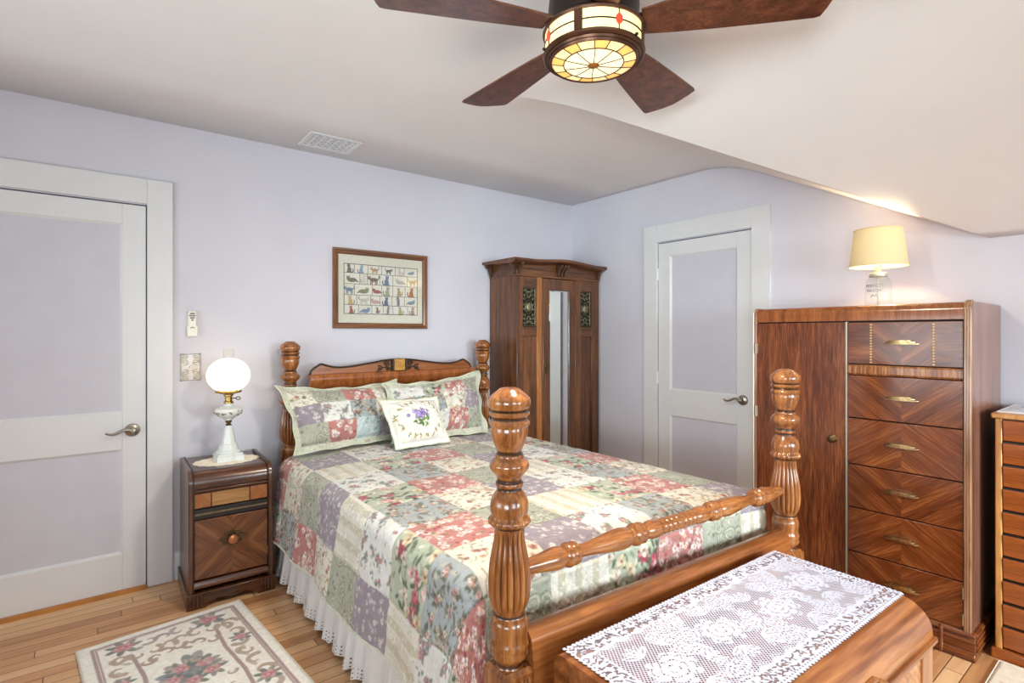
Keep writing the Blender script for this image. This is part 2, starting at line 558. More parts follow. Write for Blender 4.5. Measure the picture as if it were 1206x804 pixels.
door('door_1', D1[1] - D1[0], (D1[0], YN - .006, 0), 0, -1, .843, -1)
casing('trim_1', 0, D1[1] - D1[0], (D1[0], YN, 0), 0, .118)
door('door_2', D2[1] - D2[0], (XE - .006, D2[1], 0), -R90, -1, .912, -1)
casing('trim_2', 0, D2[1] - D2[0], (XE, D2[1], 0), -R90, .124)
th = MB(); th.prism([(3.425, 0), (3.56, 0), (3.54, .014), (3.445, .014)], 'x', D1[0], D1[1])
tag(th.build('trim_3', plain('golden_oak_threshold', (176, 112, 44), .35, noise=.1)), kind='structure')
bb = MB()
def base_seg(b, x0, x1): b.prism([(YN, 0), (YN - .016, 0), (YN - .016, .125), (YN - .010, .135), (YN - .008, .15), (YN, .15)], 'x', x0, x1)
base_seg(bb, D1[1] + .128, XE); base_seg(bb, XW, D1[0] - .128)
tag(bb.build('baseboard_north', M['trim']), kind='structure')
bb = MB()
for a, c in ((YS, D2[0] - .134), (D2[1] + .134, YN - .02)):
    bb.prism([(XE, 0), (XE - .016, 0), (XE - .016, .125), (XE - .010, .135), (XE - .008, .15), (XE, .15)], 'y', a, c)
tag(bb.build('baseboard_east', M['trim']), kind='structure')


def window(name, axis, fixed, inward, o):
    lo, hi, z0, z1 = o
    root = bpy.data.objects.new(name, None); COL.objects.link(root); tag(root, kind='structure')
    def bx(b, t0, t1, d0, d1, a, c):
        e0, e1 = sorted((fixed + inward * d0, fixed + inward * d1))
        if axis == 'x': b.box((t0, e0, a), (t1, e1, c))
        else: b.box((e0, t0, a), (e1, t1, c))
    b = MB(); w = .09
    bx(b, lo - w, lo, 0, .02, z0 - .02, z1 + w); bx(b, hi, hi + w, 0, .02, z0 - .02, z1 + w); bx(b, lo, hi, 0, .02, z1, z1 + w)
    bx(b, lo - w, hi + w, 0, .05, z0 - .05, z0 - .02)
    b.build('window_casing', M['trim'], root)
    b = MB(); s = .045; zm = (z0 + z1) / 2
    for a, c in ((z0, zm), (zm, z1)):
        bx(b, lo, lo + s, -.10, -.07, a, c); bx(b, hi - s, hi, -.10, -.07, a, c)
        bx(b, lo + s, hi - s, -.10, -.07, a, a + s * .8); bx(b, lo + s, hi - s, -.10, -.07, c - s * .8, c)
    b.build('window_sash', M['trim'], root)
    b = MB(); bx(b, lo + s, hi - s, -.088, -.084, z0 + s * .8, zm - s * .8); bx(b, lo + s, hi - s, -.088, -.084, zm + s * .8, z1 - s * .8)
    b.build('window_pane', M['pane'], root)


window('fill_window_1', 'x', YS, 1, WS[0]); window('window_2', 'x', YS, 1, WS[1]); window('fill_window_3', 'y', XW, 1, WW[0]); window('fill_window_4', 'y', XW, 1, WW[1])  # all but the dormer window are added as openings for the fill lights

# ------------------------------------------------------------------ the bed
W_BED = ((90, 48, 22), (150, 92, 46), (194, 132, 76))
M['bed_z'] = wood('honey_maple_upright', *W_BED, axis='z', scale=16, rough=.2, coat=.5)
M['bed_line'] = wood('dark_groove_wood', (44, 24, 12), (66, 38, 20), (92, 56, 30), axis='z', scale=16, rough=.3)
M['bed_x'] = wood('honey_maple_across', *W_BED, axis='x', scale=16, rough=.26)
M['bed_y'] = wood('honey_maple_along', *W_BED, axis='y', scale=16, rough=.3)
M['head_x'] = wood('headboard_veneer', (96, 52, 24), (138, 80, 40), (168, 104, 56), axis='x', scale=14, rough=.3)
M['head_z'] = wood('headboard_ribbon_veneer', (112, 58, 26), (150, 84, 40), (176, 108, 58), axis='z', scale=26, rough=.26)
M['carve'] = plain('dark_carved_wood', (52, 34, 22), .45)
M['gilt'] = plain('golden_carved_block', (190, 142, 66), .4, noise=.12, nscale=40)

bed = thing('four_poster_bed', 'honey-brown wooden four-poster bed with fluted turned posts and low turned foot rail', 'bed', (1.6, 2.2, 0))
BL = Vector((1.6, 2.2, 0))


def wm(o):   # world-space verts -> local of the bed
    return T(-o.x, -o.y, -o.z)


POST = [(55, 34), (58, 52), (64, 66), (72, 86), (80, 103), (88, 108), (96, 108), (104, 103), (109, 92), (112, 90), (115, 98), (119, 104), (123, 101), (127, 92), (131, 88), (135, 92), (139, 101), (144, 104), (149, 99), (154, 93), (162, 96), (176, 92), (190, 84), (203, 73), (213, 64),
        (218, 61), (222, 70), (226, 74), (231, 72), (234, 80), (240, 94), (247, 101), (254, 101), (262, 95), (270, 80), (277, 68), (284, 63), (290, 64), (293, 70), (298, 72), (303, 68), (307, 63), (312, 64), (320, 76), (330, 88), (342, 96), (354, 99), (366, 97), (374, 90),
        (379, 92), (384, 101), (389, 105), (394, 103), (399, 92), (404, 80), (410, 76), (425, 75), (440, 78), (460, 86), (480, 94), (500, 100), (520, 104), (540, 106), (560, 106), (575, 103), (590, 98), (603, 88), (612, 79), (618, 77),
        (622, 84), (627, 86), (632, 84), (638, 92), (648, 96), (660, 95), (672, 92), (684, 92), (690, 98), (697, 100), (703, 97), (708, 95), (716, 99), (724, 97), (730, 88), (736, 74), (742, 66), (748, 68), (752, 72)]


def post_mesh(name, ztop, parent, loc, rz=0.0, face_reeds=True):
    b = MB(); k = .001078
    prof = [(w * k / 2, ztop - (y - 55) * k) for y, w in POST]
    zf = lambda y: ztop - (y - 55) * k
    zhi, zlo = zf(402), zf(616)
    zs0, zs1 = zf(379), zf(399)

    def fl(a, z):
        if zlo <= z <= zhi:
            t = (z - zlo) / (zhi - zlo)
            e = min(1, min(t, 1 - t) * 9)
            return 1.02 - .17 * e * (1 - abs(math.cos(a * 9)) ** .7)
        if zs0 >= z >= zs1:
            return 1 + .045 * math.cos(a * 18)
        return 1
    prof = prof[::-1]
    # refine long fluted stretch so it stays smooth
    pts = []
    for (r0, z0), (r1, z1) in zip(prof[:-1], prof[1:]):
        n = 3 if zlo <= z0 <= zhi else 1
        for j in range(n): pts.append((r0 + (r1 - r0) * j / n, z0 + (z1 - z0) * j / n))
    pts.append(prof[-1])
    nf0 = len(b.f); b.lathe(pts, 144, flute=fl)
    for q_ in range(len(pts) - 1):      # groove faces take the darker wood material
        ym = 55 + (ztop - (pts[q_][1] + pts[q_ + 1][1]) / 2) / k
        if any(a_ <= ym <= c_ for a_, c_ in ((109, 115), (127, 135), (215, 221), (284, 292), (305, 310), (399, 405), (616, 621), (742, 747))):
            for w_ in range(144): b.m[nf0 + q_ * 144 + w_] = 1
    zb = zf(752); h = .051
    c = .012
    b.prism([(-h, -h), (h, -h), (h, h), (-h, h)], 'z', 0.0, zb - c)
    b.add([(-h, -h, zb - c), (h, -h, zb - c), (h, h, zb - c), (-h, h, zb - c), (-.04, -.04, zb), (.04, -.04, zb), (.04, .04, zb), (-.04, .04, zb)],
          [(0, 1, 5, 4), (1, 2, 6, 5), (2, 3, 7, 6), (3, 0, 4, 7), (4, 5, 6, 7)])
    if face_reeds:
        for i in range(6):
            x = -.03 + i * .012
            b.lathe([(.004, zb - .11), (.0052, zb - .105), (.0052, zb - .03), (.003, zb - .022)], 8, M=T(x, -h, 0))
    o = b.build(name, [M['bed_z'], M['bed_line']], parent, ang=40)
    o.location = loc; o.rotation_euler = (0, 0, rz)
    return o


PF = [Vector((.894, 1.157, 0)), Vector((2.291, 1.069, 0))]
PH = [Vector((.925, 3.335, 0)), Vector((2.320, 3.335, 0))]
fa = math.atan2(PF[1].y - PF[0].y, PF[1].x - PF[0].x)
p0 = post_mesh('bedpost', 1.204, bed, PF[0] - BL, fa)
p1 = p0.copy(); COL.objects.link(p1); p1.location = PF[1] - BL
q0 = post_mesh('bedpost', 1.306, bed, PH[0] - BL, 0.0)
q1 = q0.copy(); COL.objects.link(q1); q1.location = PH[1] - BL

# turned foot rail between the foot posts
L = (PF[1] - PF[0]).length
half = [(0, .024), (.006, .026), (.012, .025), (.016, .021), (.022, .025), (.030, .026), (.036, .024), (.040, .021), (.046, .025), (.054, .026), (.060, .024), (.064, .021), (.070, .025), (.078, .026), (.084, .024), (.088, .022),
        (.095, .026), (.115, .030), (.135, .030), (.155, .026), (.168, .021), (.173, .022), (.176, .030), (.182, .034), (.190, .034), (.195, .029), (.198, .029), (.203, .035), (.212, .036), (.220, .034), (.225, .027), (.230, .024),
        (.237, .027), (.255, .032), (.275, .034), (.300, .033), (.340, .029), (.380, .024), (.420, .020), (.450, .019), (.456, .020), (.459, .028), (.464, .033), (.473, .034), (.479, .029), (.483, .029), (.488, .035), (.497, .036), (.504, .033), (.510, .026),
        (.516, .027), (.525, .031), (.540, .033), (.565, .030), (.600, .025), (.640, .021), (L / 2 - .03, .019)]
prof = [(r, -x) for x, r in half[::-1]] + [(r, x) for x, r in half[1:]]
mid = (PF[0] + PF[1]) / 2
b = MB(); b.lathe(prof, 32, M=RY(R90))
o = b.build('foot_rail', wood('honey_maple_rail', *W_BED, axis='x', scale=16, rough=.2, coat=.5), bed, ang=40); o.location = mid - BL + Vector((0, 0, .700)); o.rotation_euler = (0, 0, fa)

# rolled footboard panel
pr = [(.030, .16), (.030, .50)]
for k in range(13):
    a = math.pi * (0.10 + 0.9 * k / 12)
    pr.append((.0 + .040 * math.cos(a) - .004, .505 + .036 * math.sin(a)))
pr += [(-.050, .46), (-.053, .42), (-.050, .38), (-.040, .35), (-.028, .33), (-.024, .16)]
b = MB(); b.prism(pr, 'x', -L / 2 + .045, L / 2 - .045)
o = b.build('footboard', wood('rolled_footboard_veneer', (112, 60, 28), (156, 92, 46), (188, 122, 70), axis='x', scale=14, rough=.24), bed, ang=50)
o.location = mid - BL; o.rotation_euler = (0, 0, fa)

# headboard: crest, rolled band, panel, carved block and scrolls
crest = [(1.036, 1.097), (1.046, 1.128), (1.062, 1.140), (1.082, 1.152), (1.098, 1.163), (1.108, 1.164), (1.126, 1.158), (1.150, 1.150), (1.185, 1.142), (1.224, 1.139), (1.28, 1.141), (1.335, 1.147), (1.39, 1.155), (1.45, 1.163), (1.50, 1.171), (1.56, 1.177), (1.622, 1.179)]
cx_ = 1.622
full = crest + [(2 * cx_ - x, z) for x, z in crest[-2::-1]]
pts = full + [(2 * cx_ - 1.036, .45), (1.036, .45)]
b = MB(); b.prism(pts, 'y', 3.325, 3.352, M=wm(BL)); b.build('headboard', M['head_x'], bed, bevel=.003)
b = MB(); b.tube([(x, 3.326, z) for x, z in full], .0065, 8, M=wm(BL)); b.build('crest_moulding', M['carve'], bed)
pr = [(3.326, .99)] + [(3.326 - .050 * math.sin(math.pi * (k / 10) * .5) if k < 8 else 3.279 + .006 * (k - 8), .985 + .115 * k / 10) for k in range(1, 11)] + [(3.326, 1.103)]
b = MB(); b.prism(pr, 'x', 1.030, 2.214, M=wm(BL)); b.build('rolled_band', M['head_z'], bed, ang=50)
b = MB(); b.box((1.582, 3.300, 1.106), (1.662, 3.327, 1.182), M=wm(BL)); blk = b.build('carved_block', M['gilt'], bed, bevel=.004)
b = MB()
for k in range(4):
    z = 1.118 + k * .016
    b.tube([(1.592, 3.299, z + .014), (1.622, 3.297, z), (1.652, 3.299, z + .014)], .004, 6, M=wm(BL))
b.build('chevron_carving', M['gilt'], blk)
for s in (-1, 1):
    b = MB()
    for x in (.048,): b.box((cx_ + s * x - .006, 3.296, 1.106), (cx_ + s * x + .006, 3.327, 1.180), M=wm(BL))
    for (ox, oz, r0, t0, turns) in ((.085, 1.150, .020, 0, 1.4), (.080, 1.122, .014, 2.5, 1.3), (.135, 1.122, .020, 1.0, 1.1)):
        path = []
        for k in range(22):
            a = t0 + turns * 2 * math.pi * k / 21; r = r0 * (1 - .8 * k / 21)
            path.append((cx_ + s * (ox + r * math.cos(a)), 3.318, oz + r * math.sin(a)))
        b.tube(path, .0042, 6, M=wm(BL))
    path = [(cx_ + s * (.055 + .13 * k / 14), 3.318, 1.112 + .018 * math.sin(k / 14 * math.pi * 1.5)) for k in range(15)]
    b.tube(path, [.0055 - .0035 * k / 14 for k in range(15)], 6, M=wm(BL))
    b.build('scroll_carving', M['carve'], bed)
for s, (a, c) in enumerate(zip(PF, PH)):
    b = MB(); x = (a.x + c.x) / 2
    b.box((x - .014, a.y + .045, .24), (x + .014, c.y - .045, .38), M=wm(BL)); b.build('side_rail', M['bed_y'], bed, bevel=.004)
MX0, MX1, MYH, ZT = .872, 2.30, 3.17, .665
b = MB()
def yfoot(x): return 1.295 - .105 * (x - .82) / 1.5
b.prism([(MX0, yfoot(MX0) + .02), (MX1, yfoot(MX1) + .02), (MX1, MYH), (MX0, MYH)], 'z', .38, ZT - .045, M=wm(BL))
b.build('mattress', plain('white_ticking', (222, 220, 214), .9, bump=.2), bed, bevel=.05, seg=4)

# ------------------------------------------------------------------ printed fabrics painted stamp by stamp
class Canvas:
    def __init__(s, w, h, res, bg):
        s.res = res; s.nx = int(round(w / res)) + 1; s.ny = int(round(h / res)) + 1
        s.a = np.zeros((s.ny, s.nx, 3)); s.a[:] = np.array(bg) / 255
        s.mask = None

    def ell(s, x, y, a, b, rot, col, al=1.0):
        R = max(a, b) + s.res * 1.5
        i0, i1 = max(0, int((x - R) / s.res)), min(s.nx, int((x + R) / s.res) + 2)
        j0, j1 = max(0, int((y - R) / s.res)), min(s.ny, int((y + R) / s.res) + 2)
        if i0 >= i1 or j0 >= j1: return
        X = np.arange(i0, i1) * s.res - x; Y = (np.arange(j0, j1) * s.res - y)[:, None]
        c, sn = math.cos(rot), math.sin(rot)
        u = (X * c + Y * sn) / a; v = (-X * sn + Y * c) / b
        d = np.sqrt(u * u + v * v)
        cov = np.clip((1 - d) * min(a, b) / s.res + .5, 0, 1)[..., None] * al
        w = s.a[j0:j1, i0:i1]
        w[:] = w * (1 - cov) + np.array(col) / 255 * cov

    def rect(s, x0, y0, x1, y1, col, al=1.0):
        X = np.arange(s.nx) * s.res; Y = (np.arange(s.ny) * s.res)[:, None]
        cov = (np.clip((X - x0) / s.res + .5, 0, 1) * np.clip((x1 - X) / s.res + .5, 0, 1) * np.clip((Y - y0) / s.res + .5, 0, 1) * np.clip((y1 - Y) / s.res + .5, 0, 1))[..., None] * al
        s.a[:] = s.a * (1 - cov) + np.array(col) / 255 * cov

    def stroke(s, pts, w, col, al=1.0, taper=False):
        for k in range(len(pts) - 1):
            (x0, y0), (x1, y1) = pts[k], pts[k + 1]
            L_ = math.hypot(x1 - x0, y1 - y0); n = max(1, int(L_ / max(w * .7, s.res * .7)))
            for j in range(n):
                t = (k + j / n) / (len(pts) - 1)
                ww = w * (1 - .75 * t) if taper else w
                s.ell(x0 + (x1 - x0) * j / n, y0 + (y1 - y0) * j / n, ww, ww, 0, col, al)

    def flower(s, x, y, r, col, cen, rnd, n=5, al=.95):
        t0 = rnd.uniform(0, 6.28)
        dk = tuple(v * .82 for v in col); lt = tuple(min(255, v * 1.12 + 10) for v in col)
        for k in range(n):
            a = t0 + k * 2 * math.pi / n
            s.ell(x + r * .55 * math.cos(a), y + r * .55 * math.sin(a), r * .5, r * .4, a, col if k % 2 else (dk if rnd.random() < .5 else lt), al)
        s.ell(x, y, r * .25, r * .25, 0, cen, al)

    def leaf(s, x, y, l, rot, col, al=.9):
        s.ell(x + l * .5 * math.cos(rot), y + l * .5 * math.sin(rot), l * .5, l * .2, rot, col, al)

    def spray(s, x, y, r, cols, leafc, cen, rnd, n=4):
        for k in range(n + 2): s.leaf(x, y, r * rnd.uniform(.7, 1.2), rnd.uniform(0, 6.28), rnd.choice(leafc))
        for k in range(n):
            a = rnd.uniform(0, 6.28); d = r * rnd.uniform(0, .6)
            s.flower(x + d * math.cos(a), y + d * math.sin(a), r * rnd.uniform(.28, .45), rnd.choice(cols), cen, rnd)

    def paisley(s, x, y, r, rot, cols, rnd):
        for k, c in enumerate(cols):
            f = 1 - k * .24
            pts = []
            for j in range(26):
                t = 2 * math.pi * j / 25
                rr = r * f * (1 - .42 * math.sin(t / 2) ** 0.0 * 0)
                px = rr * .55 * math.cos(t) * (1 - .35 * math.sin(t)); py = rr * math.sin(t) * .9 + r * f * .25 * math.cos(t) ** 2 * .3
                px += .35 * rr * max(0, math.sin(t)) ** 3
                pts.append((x + px * math.cos(rot) - py * math.sin(rot), y + px * math.sin(rot) + py * math.cos(rot)))
            s.stroke(pts, max(s.res * .55, r * .045), c, .9)


def noise2(ny, nx, cell, rng):
    gy, gx = int(ny / cell) + 3, int(nx / cell) + 3
    g = rng.random((gy, gx))
    y = np.arange(ny) / cell; x = np.arange(nx) / cell
    j = y.astype(int); i = x.astype(int); fy = (y - j)[:, None]; fx = (x - i)[None]
    fy = fy * fy * (3 - 2 * fy); fx = fx * fx * (3 - 2 * fx)
    a = g[np.ix_(j, i)]; b_ = g[np.ix_(j, i + 1)]; c = g[np.ix_(j + 1, i)]; d = g[np.ix_(j + 1, i + 1)]
    return (a * (1 - fx) + b_ * fx) * (1 - fy) + (c * (1 - fx) + d * fx) * fy


def fabric(kind, w, h, res, seed):
    rnd = random.Random(seed); rng = np.random.default_rng(seed)
    A = w * h / (.265 * .265)
    R = lambda: (rnd.uniform(0, w), rnd.uniform(0, h))
    N = lambda n: max(1, int(n * A))
    G1 = [(96, 112, 84), (120, 132, 100), (84, 100, 78)]
    if kind == 'bluegray':
        c = Canvas(w, h, res, (160, 170, 172))
        for _ in range(N(46)): c.leaf(*R(), .030, rnd.uniform(0, 6.3), rnd.choice([(84, 88, 76), (112, 116, 98), (196, 186, 156), (98, 86, 74)]), .8)
        for _ in range(N(24)): c.spray(*R(), .026, [(214, 190, 160), (204, 150, 142), (220, 206, 182), (176, 110, 100)], [(78, 84, 66), (104, 112, 88)], (120, 70, 50), rnd, 3)
        for _ in range(N(40)): c.ell(*R(), .003, .003, 0, (90, 80, 66))
    elif kind == 'red':
        c = Canvas(w, h, res, (200, 110, 102))
        for _ in range(N(50)): c.leaf(*R(), .022, rnd.uniform(0, 6.3), rnd.choice([(110, 112, 78), (134, 128, 92), (160, 66, 64)]), .85)
        for _ in range(N(40)): c.flower(*R(), .016, rnd.choice([(236, 208, 200), (226, 170, 164), (240, 224, 214)]), (190, 80, 80), rnd)
        for _ in range(N(26)): c.flower(*R(), .009, rnd.choice([(240, 222, 210), (168, 52, 58), (232, 196, 150)]), (180, 60, 60), rnd)
    elif kind == 'cream':
        c = Canvas(w, h, res, (229, 222, 202))
        for _ in range(N(22)):
            x, y = R(); a = rnd.uniform(0, 6.3)
            c.stroke([(x, y), (x + .025 * math.cos(a), y + .025 * math.sin(a)), (x + .045 * math.cos(a + .5), y + .045 * math.sin(a + .5))], .0016, (140, 120, 92))
        for _ in range(N(60)): c.leaf(*R(), .015, rnd.uniform(0, 6.3), rnd.choice([(128, 122, 90), (150, 140, 108), (108, 100, 76)]), .85)
        for _ in range(N(26)): c.flower(*R(), .012, rnd.choice([(186, 110, 90), (206, 150, 118), (160, 120, 96), (212, 180, 130)]), (110, 70, 50), rnd)
    elif kind in ('sage', 'paleblue'):
        bg = (172, 174, 152) if kind == 'sage' else (196, 214, 216)
        cols = [(118, 122, 100), (202, 200, 176), (132, 132, 106)] if kind == 'sage' else [(132, 158, 172), (226, 232, 228), (150, 172, 164)]
        c = Canvas(w, h, res, bg)
        for _ in range(N(120)): c.ell(*R(), .006, .003, rnd.uniform(0, 3), rnd.choice(cols), .55)
        for _ in range(N(13)): c.paisley(*R(), rnd.uniform(.030, .050), rnd.uniform(0, 6.3), cols, rnd)
        for _ in range(N(26)): c.flower(*R(), .009, rnd.choice(cols), cols[0], rnd)
    elif kind == 'purple':
        c = Canvas(w, h, res, (146, 132, 146))
        for _ in range(N(60)): c.leaf(*R(), .014, rnd.uniform(0, 6.3), rnd.choice([(124, 112, 128), (168, 156, 162)]), .8)
        for _ in range(N(78)): c.flower(*R(), rnd.uniform(.006, .011), rnd.choice([(206, 196, 196), (190, 178, 186), (216, 206, 200)]), (150, 120, 120), rnd)
    elif kind == 'tan':
        c = Canvas(w, h, res, (226, 220, 202))
        k = int(w / .075) + 1
        for i in range(k): c.rect(i * .075 + .02, 0, i * .075 + .055, h, (203, 192, 160), .9)
        for _ in range(N(130)): c.flower(*R(), .006, rnd.choice([(238, 234, 222), (214, 206, 182), (230, 226, 210)]), (200, 190, 160), rnd, al=.8)
        for i in range(k):
            for j in range(int(h / .012)): c.ell(i * .075 + .02, j * .012, .004, .004, 0, (240, 238, 228))
    elif kind == 'white':
        c = Canvas(w, h, res, (229, 228, 221))
        for _ in range(N(26)): c.leaf(*R(), .020, rnd.uniform(0, 6.3), rnd.choice([(132, 148, 130), (150, 160, 150), (120, 136, 140)]), .85)
        for _ in range(N(11)): c.spray(*R(), .026, [(112, 128, 148), (182, 92, 104), (144, 120, 140), (196, 130, 136)], [(124, 142, 120), (100, 124, 112)], (226, 206, 150), rnd, 3)
        for _ in range(N(16)): c.flower(*R(), .007, rnd.choice([(128, 146, 166), (190, 120, 126)]), (90, 90, 90), rnd)
    elif kind == 'bouquet':
        c = Canvas(w, h, res, (178, 188, 160))
        for _ in range(N(60)): c.leaf(*R(), .034, rnd.uniform(0, 6.3), rnd.choice([(66, 82, 58), (96, 112, 78), (190, 200, 168), (130, 146, 108)]), .85)
        for _ in range(N(8)): c.spray(*R(), .038, [(172, 44, 66), (190, 60, 82), (206, 96, 112)], [(58, 74, 50), (84, 102, 70)], (120, 30, 40), rnd, 6)
        for _ in range(N(9)): c.flower(*R(), .024, rnd.choice([(214, 190, 146), (226, 206, 182), (222, 168, 160)]), (150, 96, 70), rnd, 6)
        for _ in range(N(12)): c.ell(*R(), .014, .006, rnd.uniform(0, 3), (236, 226, 206), .8)
    n = noise2(c.ny, c.nx, 9, rng)[..., None]
    a = c.a * (.96 + .07 * n)
    g = a.mean(-1, keepdims=True)
    a = g + (a - g) * .80
    return (a * .88 + np.array([.905, .890, .845]) * .12) * .97


SEQ = ['bluegray', 'red', 'cream', 'sage', 'purple', 'tan', 'white', 'bouquet']
TILES = {}


def tile(kind, var, nv, nu, res):
    key = (kind, var, res)
    if key not in TILES: TILES[key] = fabric(kind, .30, .30, res, hash((SEQ.index(kind) if kind in SEQ else 9, var)) % 99991)
    return TILES[key][:nv, :nu]


# quilt: u runs across the bed (left hem to right hem), v from head to foot hem
RES = .0038
PS = .2575
UE0, TOPW, UR = .430, 1.52, .40
VTOP, VF = 1.895, .36
QW, QL = UE0 + TOPW + UR, VTOP + VF
nu, nv = int(QW / RES), int(QL / RES)
U = np.linspace(0, QW, nu)[None].repeat(nv, 0); V = np.linspace(0, QL, nv)[:, None].repeat(nu, 1)
qc = np.zeros((nv, nu, 3)); hgt = np.zeros((nv, nu))
V0 = .165; UO = -.0625
pu, pv = int(round(PS / RES)), int(round(PS / RES))
rq = np.random.default_rng(4)
for r in range(int(QW / PS) + 2):
    for i in range(-1, int(QL / PS) + 1):
        u0_ = int(round((UO + r * PS) / QW * nu)); u1 = min(nu, int(round((UO + (r + 1) * PS) / QW * nu))); u0 = max(0, u0_)
        v0 = int(round((V0 + i * PS) / QL * nv)); v1 = min(nv, int(round((V0 + (i + 1) * PS) / QL * nv))); vs = max(0, v0)
        if u0 >= nu or vs >= nv or v1 <= 0: continue
        kind = SEQ[(i + 2 * r) % 8]
        t = tile(kind, (r * 3 + i) % 4, pv + 2, pu + 2, RES)
        if (r + i) % 2: t = t[::-1]
        if r % 3 == 1: t = t[:, ::-1]
        qc[vs:v1, u0:u1] = t[vs - v0:v1 - v0, u0 - u0_:u1 - u0_]
Uo = U - UO; du = np.minimum(Uo % PS, PS - Uo % PS); dv = np.minimum((V - V0) % PS, PS - (V - V0) % PS)
seam = np.exp(-(np.minimum(du, dv) / .006) ** 2)
ln = np.minimum(np.abs((U + V) % .066 - .033), np.abs((U - V) % .066 - .033))
quilting = np.exp(-(ln / .006) ** 2)
hgt = .0045 * noise2(nv, nu, 16, rq) + .003 * noise2(nv, nu, 5, rq) - .004 * seam - .0012 * quilting
RR = .075


def edge(s):
    out = np.where(s <= 0, 0, np.where(s < RR * math.pi / 2, RR * np.sin(np.clip(s / RR, 0, math.pi / 2)), RR))
    dn = np.where(s <= 0, 0, np.where(s < RR * math.pi / 2, RR * (1 - np.cos(np.clip(s / RR, 0, math.pi / 2))), RR + s - RR * math.pi / 2))
    fl = np.clip(s - RR * math.pi / 2, 0, None)
    return out, dn, fl


XL, XR = .895, .895 + TOPW - .145
sl = (UE0 + .04) - U; sr = U - (UE0 + TOPW - .04)
sx = np.maximum(sl, sr); sgn = np.where(sl > sr, -1.0, 1.0)
xm = np.clip(U - UE0 - .04, 0, TOPW - .08) / (TOPW - .08)
Xf = XL + xm * (XR - XL)
ext = -.105 * xm          # the foot edge runs parallel to the foot rail
vs_len = VTOP - .04
sy = V - vs_len
YH = 3.155
ox, dx, fx = edge(sx); oy, dy, fy = edge(sy)
Yf = YH + np.clip(V, 0, vs_len) / vs_len * ((1.335 + ext) - YH)
# the two overhangs meet in a rounded cone at the corner
d2 = np.hypot(np.maximum(sx, 0), np.maximum(sy, 0)); cor = (sx > 0) & (sy > 0)
od, dd, fd = edge(d2)
wx = np.maximum(sx, 0) / np.maximum(d2, 1e-6); wy = np.maximum(sy, 0) / np.maximum(d2, 1e-6)
dn = np.where(cor, dd, np.maximum(dx, dy))
ff_ = np.where(cor, fd, np.maximum(fx, fy))
fo_ = ff_ * .13 * (1 + .25 * np.sin(V * 7.5 + 1.5 * U))
ox = np.where(cor, (od + fo_) * wx, np.where(sx > 0, ox + fo_ + .008 * np.sin(V * 15 + 1) * np.clip(fx / .3, 0, 1), ox))
oy = np.where(cor, (od + fo_ * .45) * wy, np.where(sy > 0, oy + fy * .05 + .006 * np.sin(U * 13) * np.clip(fy / .2, 0, 1), oy))
ax = np.clip(sx / RR, 0, math.pi / 2); ay = np.clip(sy / RR, 0, math.pi / 2)
crown = .030 * np.clip(1 - ((Xf - 1.59) / .80) ** 2, 0, 1) * np.clip((V + .4) / .6, 0, 1)
Z = ZT - .012 + crown + .006 * (noise2(nv, nu, 60, rq) - .5) - dn * .985
P = np.stack([Xf + sgn * ox + sgn * np.sin(ax) * hgt, Yf - oy - np.sin(ay) * hgt, Z + np.cos(np.maximum(ax, ay)) * hgt], -1)
Z_ = P[..., 2]; Z_[:] = np.maximum(Z_, .03)
qx, qy, qz = 1.6, 2.2, .66
quilt = thing('patchwork_quilt', 'floral patchwork quilt in red, purple, sage and cream squares spread over the four-poster bed', 'quilt', (qx, qy, qz))
M['quilt'] = painted('printed_cotton_patchwork', .85, .25, 140, sheen=.2)
P0 = P - np.array([qx, qy, qz])
sheet('quilt_top', P0, qc, M['quilt'], quilt)
hem = [tuple(p) for p in P0[::6, 0]] + [tuple(p) for p in P0[-1, ::6]] + [tuple(p) for p in P0[::-6, -1]]
b = MB(); b.tube(hem, .0055, 6)
b.build('hem_binding', plain('cream_quilt_binding', (214, 212, 196), .85, noise=.05, nscale=40), quilt)

# bed skirt of white cotton with an eyelet hem
skirt = thing('bed_skirt', 'white gathered cotton bed skirt with lace hem hanging below the patchwork quilt', 'bed skirt', (1.6, 2.2, 0))
path = [(.842, 3.14), (.842, 1.32), (.88, 1.27), (2.25, 1.19), (2.31, 1.25), (2.315, 3.14)]
pp = []
for (a, c) in zip(path[:-1], path[1:]):
    L_ = math.dist(a, c); n = max(2, int(L_ / .008))
    for j in range(n): pp.append((a[0] + (c[0] - a[0]) * j / n, a[1] + (c[1] - a[1]) * j / n, (a[1] - c[1]) / L_ * -1, (c[0] - a[0]) / L_))
pp = np.array(pp); ns = len(pp); arc = np.arange(ns) * .008
zz = np.linspace(0, 1, 26)
ph = arc * 2 * math.pi / .125 + 1.6 * np.sin(arc * 6.3) + .9 * np.sin(arc * 17)
wav = np.sin(ph) + .35 * np.sin(2.3 * ph + 1)


def skirt_sheet(name, z1, z0f, m, off=0.0, n=26, t0=0.0, t1=1.0):
    t = np.linspace(t0, t1, n)[:, None]
    amp = .003 + .013 * t
    d = amp * wav[None] + .040 * t + off
    x = pp[:, 0][None] - pp[:, 2][None] * d * -1 * -1; y = pp[:, 1][None] - pp[:, 3][None] * d
    x = pp[:, 0][None] + pp[:, 2][None] * d
    z = z1 + (z0f[None] - z1) * np.linspace(0, 1, n)[:, None]
    pos = np.stack([x + 0 * z, y + 0 * z, z], -1) - np.array([1.6, 2.2, 0])
    return sheet(name, pos, None, m, skirt)


